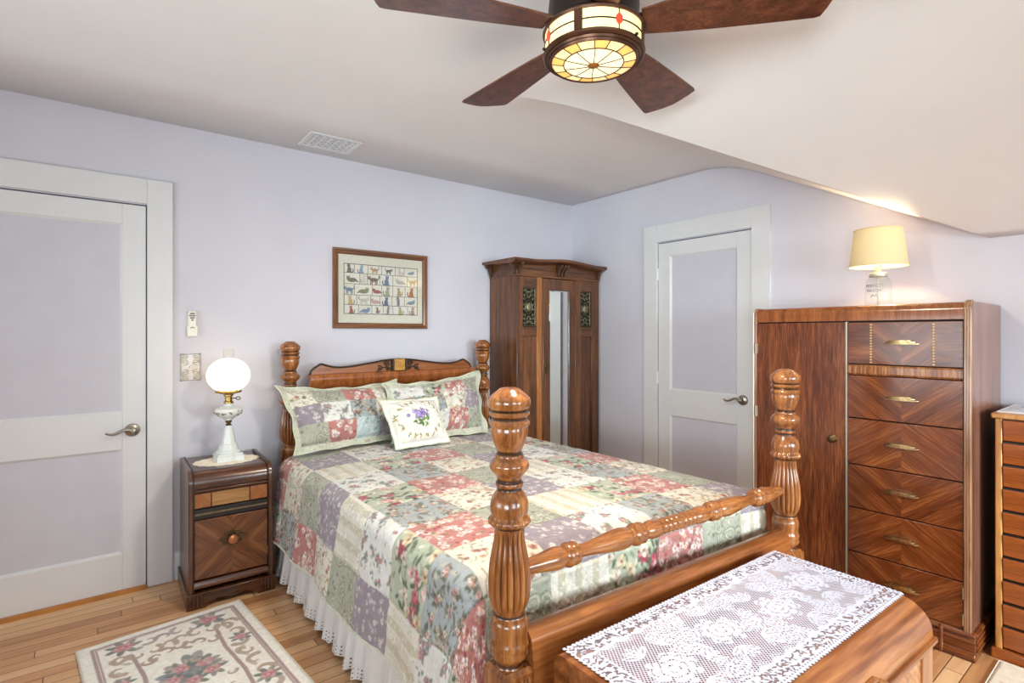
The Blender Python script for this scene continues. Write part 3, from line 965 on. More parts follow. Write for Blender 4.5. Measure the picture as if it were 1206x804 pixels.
lace_b = .014 + .010 * np.abs(np.sin(arc * math.pi / .075)) ** .7
M['skirt'] = plain('white_skirt_cotton', (226, 224, 222), .85, noise=.01, bump=.1)
skirt_sheet('ruffle', .40, np.full(ns, .062), M['skirt'], t1=.86)
m, nt, b_, out = mat('eyelet_lace_hem')
uvn = nd(nt, 'ShaderNodeUVMap'); sp = nd(nt, 'ShaderNodeSeparateXYZ'); nt.links.new(uvn.outputs[0], sp.inputs[0])
Ltot = ns * .008
su = mathn(nt, 'SINE', mathn(nt, 'MULTIPLY', sp.outputs[0], Ltot * math.pi / .017)); svv = mathn(nt, 'SINE', mathn(nt, 'MULTIPLY', sp.outputs[1], math.pi * 3))
hole = mathn(nt, 'GREATER_THAN', mathn(nt, 'MULTIPLY', mathn(nt, 'ABSOLUTE', su), mathn(nt, 'ABSOLUTE', svv)), .86)
b_.inputs['Base Color'].default_value = lin4((228, 226, 224)); b_.inputs['Roughness'].default_value = .85
nt.links.new(mathn(nt, 'SUBTRACT', 1.0, hole), b_.inputs['Alpha'])
skirt_sheet('lace_hem', .066, lace_b, m, .0015, 12, .85, 1.0)

# ------------------------------------------------------------------ pillows
def smooth01(t): return t * t * (3 - 2 * t)


def pillow(name, label, cat, group, corners, canvas, thick, flange, front_mat, res_uv, wob=.006, seed=1, sag=.02):
    """corners TL, TR, BL, BR in world space; canvas (ny,nx,3) with row 0 at the top"""
    TL, TR, BLc, BR = [np.array(c) for c in corners]
    cen = (TL + TR + BLc + BR) / 4
    root = thing(name, label, cat, tuple(cen), 0, group)
    ny, nx_ = canvas.shape[:2]
    u = np.linspace(0, 1, nx_)[None, :, None]; v = np.linspace(0, 1, ny)[:, None, None]
    base = (TL * (1 - u) + TR * u) * (1 - v) + (BLc * (1 - u) + BR * u) * v
    nrm = np.cross(TR - TL, BLc - TL); nrm = nrm / np.linalg.norm(nrm)
    nrm = -nrm if nrm[1] > 0 else nrm
    ud = (TR - TL) / np.linalg.norm(TR - TL); vd = (BLc - TL) / np.linalg.norm(BLc - TL)
    uu = u[..., 0]; vv = v[..., 0]
    fu, fv = flange
    e = np.minimum(np.minimum(uu, 1 - uu) / fu, np.minimum(vv, 1 - vv) / fv)
    pu_ = np.clip((uu - fu) / (1 - 2 * fu), 0, 1); pv_ = np.clip((vv - fv) / (1 - 2 * fv), 0, 1)
    bul = (np.clip(4 * pu_ * (1 - pu_), 0, 1) ** .45) * (np.clip(4 * pv_ * (1 - pv_), 0, 1) ** .45)
    rng = np.random.default_rng(seed)
    wr = noise2(ny, nx_, max(6, nx_ / 14), rng) - .5; wr2 = noise2(ny, nx_, max(3, nx_ / 40), rng) - .5
    edgew = wob * (np.sin(uu * 23 + seed) * (np.abs(vv - .5) * 2) ** 8 + np.sin(vv * 17 + 2 * seed) * (np.abs(uu - .5) * 2) ** 8)
    # edges pull in between the corners
    pull_u = -sag * np.sign(uu - .5) * (np.abs(uu - .5) * 2) ** 4 * (4 * vv * (1 - vv))
    pull_v = -sag * np.sign(vv - .5) * (np.abs(vv - .5) * 2) ** 4 * (4 * uu * (1 - uu)) * np.where(vv > .5, .12, 1.0)
    base = base + pull_u[..., None] * ud + pull_v[..., None] * vd
    h = thick * bul + .026 * wr * bul ** .6 + .010 * wr2 * (.35 + bul)
    front = base + nrm * (h + .003 + edgew)[..., None]
    back = base + nrm * (-.55 * thick * bul - .003 + edgew)[..., None]
    sheet('pillow_front', front - cen, canvas, front_mat, root)
    sheet('pillow_back', (back - cen)[::4, ::4][:, ::-1], canvas[::4, ::4][:, ::-1] * 0 + np.array([.82, .83, .76]), front_mat, root)
    rim = [tuple((front - cen)[0, i]) for i in range(0, nx_, 4)] + [tuple((front - cen)[j, -1]) for j in range(0, ny, 4)] + [tuple((front - cen)[-1, i]) for i in range(nx_ - 1, -1, -4)] + [tuple((front - cen)[j, 0]) for j in range(ny - 1, -1, -4)]
    b = MB(); b.tube(rim, .004, 6, closed=True)
    b.build('edge_piping', plain('pillow_piping', (206, 210, 188), .85), root)
    return root


PR = .004


def sham_canvas(w, h, rows, colw, seed, fl, rowh=None):
    c = fabric('sage' if seed % 2 else 'paleblue', w + .02, h + .02, PR, seed)
    ny, nx_ = int(h / PR), int(w / PR)
    c = c[:ny, :nx_].copy()
    f2 = fabric('white', w + .02, h + .02, PR, seed + 50)[:ny, :nx_]
    c = c * .40 + f2 * .25 + np.array([.86, .87, .74]) * .35
    x0 = fl
    ys_ = np.linspace(fl, h - fl, len(rows) + 1)
    for r, row in enumerate(rows):
        x = fl
        for q, (kind, ww) in enumerate(row):
            t = fabric(kind, ww + .02, ys_[r + 1] - ys_[r] + .02, PR, seed * 31 + r * 7 + q)
            i0, i1 = int(x / PR), int(min(x + ww, w - fl) / PR); j0, j1 = int(ys_[r] / PR), int(ys_[r + 1] / PR)
            c[j0:j1, i0:i1] = t[:j1 - j0, :i1 - i0]
            x += ww
    return c


M['sham'] = painted('printed_cotton_sham', .85, .3, 150, sheen=.2)
rowsA = [[('cream', .13), ('sage', .17), ('red', .20), ('tan', .2)],
         [('purple', .15), ('white', .17), ('bluegray', .17), ('cream', .2)],
         [('sage', .17), ('red', .17), ('paleblue', .16), ('purple', .2)]]
rowsB = [[('white', .20), ('bouquet', .16), ('red', .17), ('sage', .2)],
         [('red', .12), ('bluegray', .22), ('cream', .16), ('purple', .2)],
         [('tan', .19), ('white', .17), ('red', .17), ('sage', .2)]]
wA, hA = .74, .43
pillow('pillow_sham', 'patchwork pillow sham leaning on the headboard nearest the glowing globe lamp', 'pillow', 'patchwork pillow shams',
       [(.800, 3.185, 1.060), (1.560, 3.235, 1.050), (.862, 3.03, .690), (1.540, 3.06, .702)], sham_canvas(wA, hA, rowsA, .17, 5, .040), .095, (.06, .10), M['sham'], .004, seed=3, wob=.014, sag=.040)
pillow('pillow_sham', 'patchwork pillow sham on the wardrobe side of the bed, behind the little violet cushion', 'pillow', 'patchwork pillow shams',
       [(1.415, 3.130, 1.040), (2.185, 3.175, 1.090), (1.400, 2.95, .700), (2.105, 2.955, .688)], sham_canvas(.76, .43, rowsB, .17, 9, .040), .095, (.06, .10), M['sham'], .004, seed=6, wob=.014, sag=.036)
# small cushion with a bunch of violets
cv_ = Canvas(.40, .30, .0025, (233, 230, 220)); rnd = random.Random(7)
for k in range(22):
    a = k * 2 * math.pi / 22
    x, y = .20 + .150 * math.cos(a) + rnd.uniform(-.01, .01), .15 + .112 * math.sin(a) + rnd.uniform(-.008, .008)
    for j in range(3): cv_.leaf(x, y, .016, rnd.uniform(0, 6.3), rnd.choice([(120, 132, 76), (150, 146, 92), (96, 110, 70)]))
    if k % 2: cv_.flower(x, y, .008, rnd.choice([(206, 176, 96), (178, 140, 100)]), (120, 90, 50), rnd)
for _ in range(20): cv_.leaf(.205 + rnd.uniform(-.04, .045), .160 + rnd.uniform(-.02, .035), .030, rnd.uniform(0, 6.3), rnd.choice([(104, 140, 66), (132, 160, 86), (82, 112, 60)]))
for _ in range(26): cv_.flower(.200 + rnd.gauss(0, .028), .132 + rnd.gauss(0, .020), .012, rnd.choice([(140, 120, 184), (120, 100, 168), (168, 150, 200)]), (220, 200, 120), rnd)
pillow('accent_cushion', 'small cream cushion with a printed bunch of violets in front of two pillow shams', 'cushion', None,
       [(1.310, 2.945, .962), (1.700, 2.945, .957), (1.342, 2.785, .697), (1.690, 2.775, .702)], cv_.a, .075, (.06, .08), M['sham'], .003, wob=.004, seed=9, sag=.012)

# ------------------------------------------------------------------ oak armoire in the corner
W_OAK = ((52, 28, 13), (92, 53, 25), (128, 80, 42))
oak_z = wood('fumed_oak_upright', *W_OAK, axis='z', scale=22, rough=.36)
oak_x = wood('fumed_oak_across', *W_OAK, axis='x', scale=22, rough=.36)
oak_l = wood('pale_oak_edge', (118, 70, 32), (150, 94, 46), (176, 116, 62), axis='z', scale=22, rough=.36)
arm = thing('armoire', 'tall dark oak wardrobe with a narrow mirror door and two embossed metal panels', 'wardrobe', (2.920, 3.117, 0))
HW, DP = .440, .345
b = MB()
b.box((-HW, .02, .08), (-HW + .02, DP, 1.79)); b.box((HW - .02, .02, .08), (HW, DP, 1.79)); b.box((-HW + .02, DP - .015, .08), (HW - .02, DP, 1.79))
b.box((-HW + .02, .02, .08), (HW - .02, DP - .015, .11))
b.build('carcass', oak_z, arm, bevel=.002)
b = MB(); b.box((-HW - .012, -.012, 0), (HW + .012, DP, .085)); b.build('plinth', oak_x, arm, bevel=.006)
b = MB(); b.box((-HW - .005, -.007, 1.785), (HW + .005, DP, 1.800)); b.box((-HW, .0, 1.800), (HW, DP, 1.84)); b.build('frieze', oak_x, arm, bevel=.002)
# stiles: outer stile, pale stile, then the mirror door between
def stile(x0, x1, m, nm='stile', y0=0.0, z0=.085, z1=1.785):
    b = MB(); b.box((x0, y0, z0), (x1, .022, z1)); return b.build(nm, m, arm, bevel=.003)
stile(-.440, -.382, oak_z); stile(-.243, -.190, oak_l)
stile(.165, .228, oak_z); stile(.358, .440, oak_z)
def metal_panel(x0, x1, z0, z1):
    w, h = x1 - x0, z1 - z0
    nx_, nz_ = int(w / .0018), int(h / .0018)
    X = np.linspace(-1, 1, nx_)[None]; Zc = np.linspace(-1, 1, nz_)[:, None]
    H = np.exp(-((X / .34) ** 2 + (Zc / .26) ** 2) ** 3) * .9
    H = np.maximum(H, .5 * np.exp(-((np.sqrt((X / .5) ** 2 + (Zc / .36) ** 2) - 1) / .10) ** 2))
    ax_ = np.abs(X); az = np.abs(Zc)
    for (px, pz, r) in ((.45, .62, .22), (.5, .86, .16), (.15, .78, .15), (.72, .42, .15), (.72, .12, .13), (.0, .52, .12)):
        d = np.sqrt((ax_ - px) ** 2 + ((az - pz) * h / w) ** 2)
        H = np.maximum(H, .6 * np.exp(-((d - r) / .055) ** 2)); H = np.maximum(H, .55 * np.exp(-(d / .07) ** 2))
    rim_ = np.maximum(ax_ + 0 * az, az + 0 * ax_); H = np.where(ax_ + 0 * az > .9, .5, H); H = np.where(az + 0 * ax_ > .96, .5, H)
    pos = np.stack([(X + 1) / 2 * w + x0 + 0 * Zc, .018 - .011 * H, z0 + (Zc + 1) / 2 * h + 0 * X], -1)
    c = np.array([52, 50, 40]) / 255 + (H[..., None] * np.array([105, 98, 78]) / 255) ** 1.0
    return sheet('metal_panel', pos, c, M['embossed'], arm)
m, nt, b_, out = mat('embossed_pewter'); a_ = nd(nt, 'ShaderNodeVertexColor', layer_name='Col')
nt.links.new(a_.outputs[0], b_.inputs['Base Color']); b_.inputs['Metallic'].default_value = .85; b_.inputs['Roughness'].default_value = .36
M['embossed'] = m
for x0, x1 in ((-.382, -.243), (.228, .358)):
    metal_panel(x0 + .004, x1 - .004, 1.410, 1.700 - .0)
    b = MB(); b.box((x0, .0, 1.33), (x1, .02, 1.405)); b.build('rail', oak_x, arm, bevel=.003)
    b = MB(); b.box((x0, .002, .085), (x1, .02, .19)); b.build('rail', oak_x, arm, bevel=.003)
    b = MB(); b.box((x0, .012, .19), (x1, .02, 1.33)); b.build('lower_panel', oak_z, arm)
# top rail over the metal panels
b = MB(); b.box((-.382, .0, 1.700), (-.243, .02, 1.785)); b.build('rail', oak_x, arm, bevel=.003)
b = MB(); b.box((.228, .0, 1.700), (.358, .02, 1.785)); b.build('rail', oak_x, arm, bevel=.003)
# mirror door
b = MB(); b.box((-.184, .0, .09), (-.117, .022, 1.780)); b.box((.100, .0, .09), (.159, .022, 1.780)); b.box((-.117, .0, 1.695), (.100, .022, 1.780)); b.box((-.117, .0, .09), (.100, .022, .20))
dr = b.build('mirror_door', oak_z, arm, bevel=.003)
b = MB()
x0, x1, z0, z1, k = -.117, .100, .20, 1.695, .014
b.add([(x0, .012, z0), (x1, .012, z0), (x1, .012, z1), (x0, .012, z1), (x0 + k, .008, z0 + k), (x1 - k, .008, z0 + k), (x1 - k, .008, z1 - k), (x0 + k, .008, z1 - k), (x0, .02, z0), (x1, .02, z0), (x1, .02, z1), (x0, .02, z1)],
      [(4, 5, 6, 7), (0, 1, 5, 4), (1, 2, 6, 5), (2, 3, 7, 6), (3, 0, 4, 7), (0, 8, 9, 1), (1, 9, 10, 2), (2, 10, 11, 3), (3, 11, 8, 0)])
b.build('mirror_glass', plain('mirror_silver', (236, 240, 238), .02, metal=1.0), dr, ang=2)
b = MB(); b.prism([(-.015, -.05), (.015, -.05), (.017, -.01), (.012, .03), (.009, .055), (0, .065), (-.009, .055), (-.012, .03), (-.017, -.01)], 'y', -.004, .002, M=T(-.152, 0, 1.09))
b.ell((-.152, -.010, 1.085), (.008, .012, .008), 12, 8)
b.build('lock_plate', M['darkbrass'], dr, bevel=.0015)
# cornice with its low bowed front, brackets
def cz(x): return 1.905 + .018 * math.cos(max(-1, min(1, (x - .02) / .36)) * math.pi) * .6 - .006
b = MB(); n = 30
top = []
xs_ = [-.515 + (.464 + .515) * i / n for i in range(n + 1)]
for x in xs_:
    z = cz(x)
    top.append([(x, -.075, z), (x, -.070, z + .020), (x, DP, z + .020), (x, DP, z), (x, -.03, z - .018)])
vs = [p for r in top for p in r]; fs = []
for i in range(n):
    for q in range(5): fs.append((i * 5 + q, i * 5 + (q + 1) % 5, (i + 1) * 5 + (q + 1) % 5, (i + 1) * 5 + q))
fs.append(list(range(5))[::-1]); fs.append([n * 5 + q for q in range(5)])
b.add(vs, fs); b.build('cornice', oak_x, arm, ang=30)
b = MB(); b.box((-HW + .01, .01, 1.835), (HW - .01, DP, 1.895)); b.build('cornice_base', oak_x, arm)
def bracket(M_):
    b = MB(); b.prism([(0, 1.802), (-.016, 1.804), (-.020, 1.830), (-.034, 1.855), (-.056, 1.868), (-.060, 1.890), (0, 1.890)], 'x', -.010, .010, M=M_)
    b.build('bracket', M['oak_dark'], arm, bevel=.002)
M['oak_dark'] = wood('dark_oak_bracket', (44, 26, 15), (70, 42, 22), (96, 60, 32), axis='z', scale=22, rough=.4)
for x in (-.425, .425, -.028, .006, .040): bracket(T(x, 0, 0))
for y in (.02, .325): bracket(T(-HW, y, 0) @ RZ(-R90))

# ------------------------------------------------------------------ nightstand
W_NS = ((44, 21, 10), (82, 43, 22), (116, 68, 36))
ns_z = wood('dark_walnut_upright', *W_NS, axis='z', scale=20, rough=.28)
ns_x = wood('dark_walnut_across', *W_NS, axis='x', scale=20, rough=.26)
ns_v = wood('matched_walnut_veneer', (62, 34, 18), (104, 60, 34), (138, 88, 50), scale=24, rough=.26, chevron=(math.radians(38), 1, .285))
ns_y = wood('satinwood_panel', (126, 84, 42), (152, 108, 60), (172, 130, 80), axis='x', scale=26, rough=.3)
nsd = wood('diagonal_veneer_block', (112, 62, 28), (146, 88, 44), (172, 112, 62), scale=26, rough=.28, chevron=(math.radians(45), -1))
ns = thing('nightstand', 'dark walnut nightstand with knobbed cupboard door, between white door and patchwork bed', 'nightstand', (.557, 3.030, 0), -.02)
w2 = .192; D = .405
def waterfall(xa, xb, y0, y1, z0, z1, r, n=8):
    return [(y1, z0), (y1, z1)] + [(y0 + r - r * math.sin(math.pi / 2 * k / n), z1 - r + r * math.cos(math.pi / 2 * k / n)) for k in range(n + 1)] + [(y0, z0)]
b = MB(); b.prism(waterfall(0, 0, .0, D, .585, .665, .06), 'x', -w2 + .012, w2 - .012); b.build('top', ns_x, ns, ang=50)
for s in (-1, 1):
    b = MB(); pr = waterfall(0, 0, -.006, D, .075, .672, .064)
    b.prism(pr, 'x', *sorted((s * w2, s * (w2 - .022)))); b.build('side_panel', ns_z, ns, bevel=.004)
    b = MB(); b.tube([(s * (w2 - .021), -.008, .08), (s * (w2 - .021), -.008, .61)] + [(s * (w2 - .021), .058 - .066 * math.cos(math.pi / 2 * k / 8) * 1.0, .608 + .066 * math.sin(math.pi / 2 * k / 8)) for k in range(1, 9)] + [(s * (w2 - .021), D - .02, .674)], .0035, 6)
    b.build('edge_bead', M['black'], ns)
b = MB(); b.box((-w2 + .022, .02, .10), (w2 - .022, D, .59)); b.build('carcass', ns_z, ns)
b = MB(); b.box((-w2 + .022, -.006, .566), (w2 - .022, .03, .580)); b.build('moulding', ns_x, ns, bevel=.004)
b = MB(); b.box((-w2 + .022, .004, .486), (w2 - .022, .025, .562)); dwr = b.build('drawer', ns_x, ns, bevel=.002)
b = MB(); b.box((-.090, .0, .490), (.080, .006, .558)); b.build('drawer_panel', ns_y, dwr, bevel=.0015)
for a, c in ((-.166, -.096), (.086, .166)):
    b = MB(); b.box((-(c - a) / 2, .0, -.034), ((c - a) / 2, .006, .034)); b.build('veneer_block', nsd, dwr, bevel=.0015, loc=((a + c) / 2, 0, .524))
b = MB(); b.box((-w2 + .022, .0, .434), (w2 - .022, .025, .482)); rp = b.build('rope_rail', M['black'], ns, bevel=.002)
b = MB()
for k in range(30):
    x = -.160 + .320 * k / 29
    b.ell((0, 0, 0), (.0085, .005, .004), 10, 6, M=T(x, -.001, .458) @ RY(math.radians(-35)))
b.build('rope_carving', plain('bronze_rope_carving', (120, 96, 66), .4, noise=.15, nscale=60), rp)
b = MB(); b.box((-w2 + .025, -.002, .137), (w2 - .025, .02, .429)); dr = b.build('cupboard_door', ns_v, ns, bevel=.003)
b = MB()
b.prism([(-.066, 0), (-.048, .012), (-.034, .014), (-.028, .030), (-.012, .034), (0, .044), (.012, .034), (.028, .030), (.034, .014), (.048, .012), (.066, 0), (.048, -.012), (.034, -.014), (.028, -.030), (.012, -.034), (0, -.044), (-.012, -.034), (-.028, -.030), (-.034, -.014), (-.048, -.012)], 'y', -.008, -.002, M=T(0, 0, .315))
for s in (-1, 1):
    for t in (-1, 1):
        b.tube([(s * (.030 + .012 * math.cos(a)), -.009, .315 + t * (.016 + .010 * math.sin(a))) for a in [k * 5.0 / 12 for k in range(13)]], .003, 6)
b.build('back_plate', M['darkbrass'], dr, bevel=.001)
b = MB(); b.lathe([(.010, 0), (.009, .010), (.020, .016), (.023, .024), (.021, .031), (.010, .035)], 24, M=T(0, -.006, .315) @ RX(R90))
b.build('knob', plain('turned_copper_knob', (176, 112, 76), .3, metal=.6), dr)
b = MB(); b.box((w2 - .027, -.006, .19), (w2 - .020, .0, .235)); b.build('hinge', M['brass'], dr)
b = MB(); b.prism([(.02, .092), (-.004, .092), (-.012, .100), (-.012, .112), (-.004, .128), (.02, .132)], 'x', -w2 + .022, w2 - .022); b.build('moulding', ns_x, ns)
apr = [(-w2 - .010, 0), (-w2 + .070, 0), (-w2 + .085, .014), (-w2 + .105, .020), (-w2 + .125, .034), (-.04, .030), (0, .022), (.04, .030), (w2 - .125, .034), (w2 - .105, .020), (w2 - .085, .014), (w2 - .070, 0), (w2 + .010, 0), (w2 + .010, .078), (-w2 - .010, .078)]
b = MB(); b.prism(apr, 'y', -.016, .012)
for s in (-1, 1):
    b.box((min(s * (w2 + .010), s * (w2 - .012)), .012, 0), (max(s * (w2 + .010), s * (w2 - .012)), D, .078))
    for q in range(4): b.lathe([(.006, .004), (.007, .010), (.007, .066), (.005, .074)], 10, M=T(s * (w2 - .006 - .016 * q), -.016, 0))
b.tube([(-w2 - .010, -.017, .074), (w2 + .010, -.017, .074)], .005, 8)
b.build('plinth', ns_x, ns, bevel=.003)

# ------------------------------------------------------------------ tall chifforobe
W_CH = ((56, 24, 9), (104, 52, 24), (144, 82, 42))
ch_z = wood('walnut_upright', *W_CH, axis='z', scale=24, rough=.26, pores=.45)
ch_x = wood('walnut_across', *W_CH, axis='x', scale=22, rough=.24)
ch_s = wood('walnut_side', (92, 56, 42), (124, 82, 64), (146, 102, 82), axis='z', scale=16, rough=.26)
ch_rib = wood('ribbon_walnut_cap', (100, 48, 20), (136, 76, 36), (164, 100, 54), axis='z', scale=26, rough=.22)
zebra = wood('zebra_band', (74, 34, 16), (140, 84, 42), (190, 136, 84), axis='z', scale=90, rough=.28, pores=.2)
chv_d = wood('chevron_veneer_down', (70, 30, 12), (114, 58, 26), (156, 92, 48), scale=20, rough=.24, chevron=(math.radians(36), -1))
chv_u = wood('chevron_veneer_up', (64, 27, 11), (106, 53, 24), (148, 86, 44), scale=20, rough=.24, chevron=(math.radians(36), 1))
pull_m = plain('worn_brass_pull', (184, 156, 112), .3, metal=1.0, noise=.2, nscale=60)
steel = plain('pale_metal_edge', (196, 190, 172), .35, metal=.6)
X0 = .465
chf = thing('chifforobe', 'tall walnut wardrobe chest with a plain door beside six chevron-veneered drawers', 'chest of drawers', (2.855, 1.040, 0), -R90)
HT, DC = 1.485, .52
b = MB(); b.prism(waterfall(0, 0, .0, DC, 1.412, HT, .035), 'x', -X0 + .02, X0 - .024); b.build('top', ch_rib, chf, ang=50)
# sides with rounded shoulders
pr = [(DC, .11), (DC, HT)] + [(.035 - .038 * math.sin(math.pi / 2 * k / 8), HT - .033 + .036 * math.cos(math.pi / 2 * k / 8)) for k in range(9)] + [(-.003, .11)]
b = MB(); b.prism(pr, 'x', -X0, -X0 + .02); b.build('side_panel', ch_s, chf, bevel=.006)
b = MB(); b.prism(pr, 'x', X0 - .014, X0); b.build('side_panel', ch_s, chf, bevel=.006)
b = MB()
for k, x in enumerate((X0 - .022, X0 - .014, X0 - .006)):
    b.tube([(x, -.004, .11), (x, -.004, 1.452)] + [(x, .035 - .039 * math.cos(math.pi / 2 * q / 6), 1.452 + .036 * math.sin(math.pi / 2 * q / 6)) for q in range(1, 7)], .0052, 10)
b.build('reeded_edge', wood('polished_reeding', (112, 74, 50), (150, 112, 82), (186, 152, 118), axis='z', scale=14, rough=.2), chf)
b = MB(); b.tube([(-X0 + .003, -.004, .11), (-X0 + .003, -.004, 1.452)] + [(-X0 + .003, .035 - .039 * math.cos(math.pi / 2 * q / 6), 1.452 + .036 * math.sin(math.pi / 2 * q / 6)) for q in range(1, 7)], .004, 8)
b.build('edge_bead', steel, chf)
b = MB(); b.box((-X0 + .02, .02, .11), (X0 - .02, DC, 1.43)); b.build('carcass', M['gap'], chf)
b = MB(); b.box((-X0 + .022, -.001, .118), (-.006, .022, 1.406)); dr = b.build('wardrobe_door', ch_z, chf, bevel=.002)
b = MB(); b.lathe([(.019, 0), (.020, .003), (.015, .006), (.008, .008), (.008, .018), (.015, .022), (.017, .028), (.010, .032)], 24, M=T(-.062, -.001, .838) @ RX(R90)); b.build('door_knob', M['darkbrass'], dr)
for z in (1.27, .93, .33):
    b = MB(); b.box((-X0 + .014, -.008, z - .028), (-X0 + .024, .0, z + .028)); b.build('hinge', steel, dr)
b = MB(); b.box((-.006, -.002, .118), (.0, .018, 1.408)); b.build('divider', steel, chf)
XA, XB = .001, X0 - .029
xc = (XA + XB) / 2; hw = (XB - XA) / 2


def pull(parent, z):
    b = MB()
    for (l, h, y, zz) in ((.066, .0045, -.020, -.006), (.056, .0045, -.025, .001), (.044, .004, -.023, .007)):
        n = 14; vs = []; fs = []
        for k in range(n + 1):
            t = -1 + 2 * k / n; e = math.sqrt(max(0, 1 - t * t)) ** .6
            yo = y * (.25 + .75 * e)
            hh = h * (.35 + .65 * e)
            vs += [(t * l, -.001, zz - hh), (t * l, yo, zz - hh * .7), (t * l, yo, zz + hh * .7), (t * l, -.001, zz + hh)]
        for k in range(n):
            for q in range(4): fs.append((k * 4 + q, k * 4 + (q + 1) % 4, (k + 1) * 4 + (q + 1) % 4, (k + 1) * 4 + q))
        fs += [(3, 2, 1, 0), (n * 4, n * 4 + 1, n * 4 + 2, n * 4 + 3)]
        b.add(vs, fs, M=T(0, 0, z))
    return b.build('drawer_pull', pull_m, parent, ang=40)


rows = [(1.208, 1.404, 1.312, chv_d), (.953, 1.153, 1.060, chv_u), (.733, .948, .848, chv_d), (.528, .728, .636, chv_u), (.318, .523, .428, chv_d), (.120, .313, .215, chv_u)]
for k, (z0, z1, zp, m) in enumerate(rows):
    zc = (z0 + z1) / 2; hh = (z1 - z0) / 2
    if k == 0:
        b = MB(); b.box((-hw, .0, -hh), (hw, .022, hh)); d = b.build('drawer', ch_x, chf, bevel=.002, loc=(xc, 0, zc))
        b = MB(); b.box((-.112, -.0015, -hh + .003), (.112, .002, hh - .003)); b.build('drawer_panel', chv_u, d)
        for x in (-.118, .118):
            b = MB()
            for q in range(15): b.box((x - .004, -.003, -hh + .006 + q * .0125), (x + .004, .001, -hh + .0125 + q * .0125))
            b.build('checker_inlay', plain('pale_inlay', (206, 164, 110), .35), d)
    else:
        b = MB(); b.box((-hw, .0, -hh), (hw, .022, hh)); d = b.build('drawer', m, chf, bevel=.002, loc=(xc, 0, zc))
    pull(d, zp - zc)
b = MB(); b.prism([(.022, 1.157), (.0, 1.157), (-.006, 1.165), (-.006, 1.196), (.0, 1.204), (.022, 1.204)], 'x', XA, XB); b.build('zebra_band', zebra, chf)
for z in (.16, .27):
    b = MB(); b.box((XB - .001, -.006, z - .024), (XB + .006, .004, z + .024)); b.build('hinge', steel, chf)
b = MB()
prb = [(DC, 0), (DC, .118), (-.002, .118)]
for z in (.108, .084): prb += [(-.006, z + .008), (-.016, z + .006), (-.019, z), (-.016, z - .007), (-.009, z - .010)]
prb += [(-.009, .036), (-.016, .032), (-.020, .022), (-.016, .010), (-.012, 0)]
b.prism(prb, 'x', -X0 - .012, X0 + .012)
for x in (X0 - .10, -X0 + .10): b.lathe([(.007, .005), (.008, .02), (.008, .110), (.006, .118)], 12, M=T(x - .21 * 0, -.014, 0))
b.lathe([(.007, .005), (.008, .02), (.008, .110), (.006, .118)], 12, M=T(.10, -.014, 0))
for k in range(4):
    b.tube([(X0 + .012, .0, .108 - .024 * k), (X0 + .012, DC - .01, .108 - .024 * k)], .006, 8)
b.build('plinth', ch_x, chf, bevel=.002)

# ------------------------------------------------------------------ narrow chest of small drawers
nc = thing('narrow_chest', 'narrow chest of ten shallow orange-brown drawers beyond the tall walnut wardrobe chest', 'chest of drawers', (2.985, .300, 0), -R90)
NW = .225; NH = 1.020; ND = .39
pale = wood('pale_pine_frame', (150, 96, 46), (186, 130, 70), (208, 156, 92), axis='z', scale=14, rough=.35)
orng = wood('orange_stained_drawer', (118, 58, 22), (160, 86, 36), (188, 108, 50), axis='x', scale=20, rough=.28)
b = MB()
for s in (-1, 1): b.box((min(s * NW, s * (NW - .022)), -.012, .04), (max(s * NW, s * (NW - .022)), .03, NH - .02))
b.build('frame_post', pale, nc, bevel=.004)
b = MB(); b.box((-NW, .03, .04), (NW, ND, NH - .02)); b.build('carcass', ns_z, nc)
b = MB(); b.box((-NW - .012, -.022, NH - .022), (NW + .012, ND, NH)); b.build('top', pale, nc, bevel=.005)
b = MB(); b.box((-NW - .012, -.022, 0), (NW + .012, ND, .04)); b.build('plinth', orng, nc, bevel=.005)
ph_ = (NH - .022 - .044) / 10
dm = MB(); dm.prism([(.03, .003), (-.004, .003), (-.016, ph_ - .016), (-.016, ph_ - .006), (.03, ph_ - .006)], 'x', -NW + .024, NW - .024)
d0 = dm.build('drawer', orng, nc, bevel=.003, loc=(0, 0, .044))
lp = MB(); lp.box((-NW + .024, -.006, ph_ - .006), (NW - .024, .02, ph_ + .001)); l0 = lp.build('drawer_lip', M['black'], d0)
gp = MB(); gp.tube([(-.05, -.012, ph_ * .45), (-.03, -.026, ph_ * .45), (.03, -.026, ph_ * .45), (.05, -.012, ph_ * .45)], .004, 8); gp.build('drawer_pull', M['darkbrass'], d0)
for k in range(1, 10):
    c = copy_tree(d0, nc); c.location = (0, 0, .044 + ph_ * k)
cl = Canvas(.36, .46, .004, (224, 228, 236)); rnd = random.Random(11)
for _ in range(90): cl.flower(rnd.uniform(0, .36), rnd.uniform(0, .46), .012, rnd.choice([(150, 164, 196), (190, 198, 218), (236, 238, 242)]), (120, 130, 170), rnd)
gx, gy = np.meshgrid(np.linspace(-.18, .18, cl.nx), np.linspace(-.222, .222, cl.ny))
M['printed'] = painted('printed_linen', .85, .15, 200)
rn = thing('table_runner', 'blue and white printed linen runner on the narrow chest of small drawers', 'cloth', (3.185, .300, NH))
top_ = np.stack([gx, gy, 0 * gx + .004], -1)
sheet('cloth', top_, cl.a, M['printed'], rn)
b = MB(); b.tube([(-.18, -.222, .0025), (.18, -.222, .0025), (.18, .222, .0025), (-.18, .222, .0025)], .0025, 6, closed=True); b.build('hem', M['skirt'], rn)

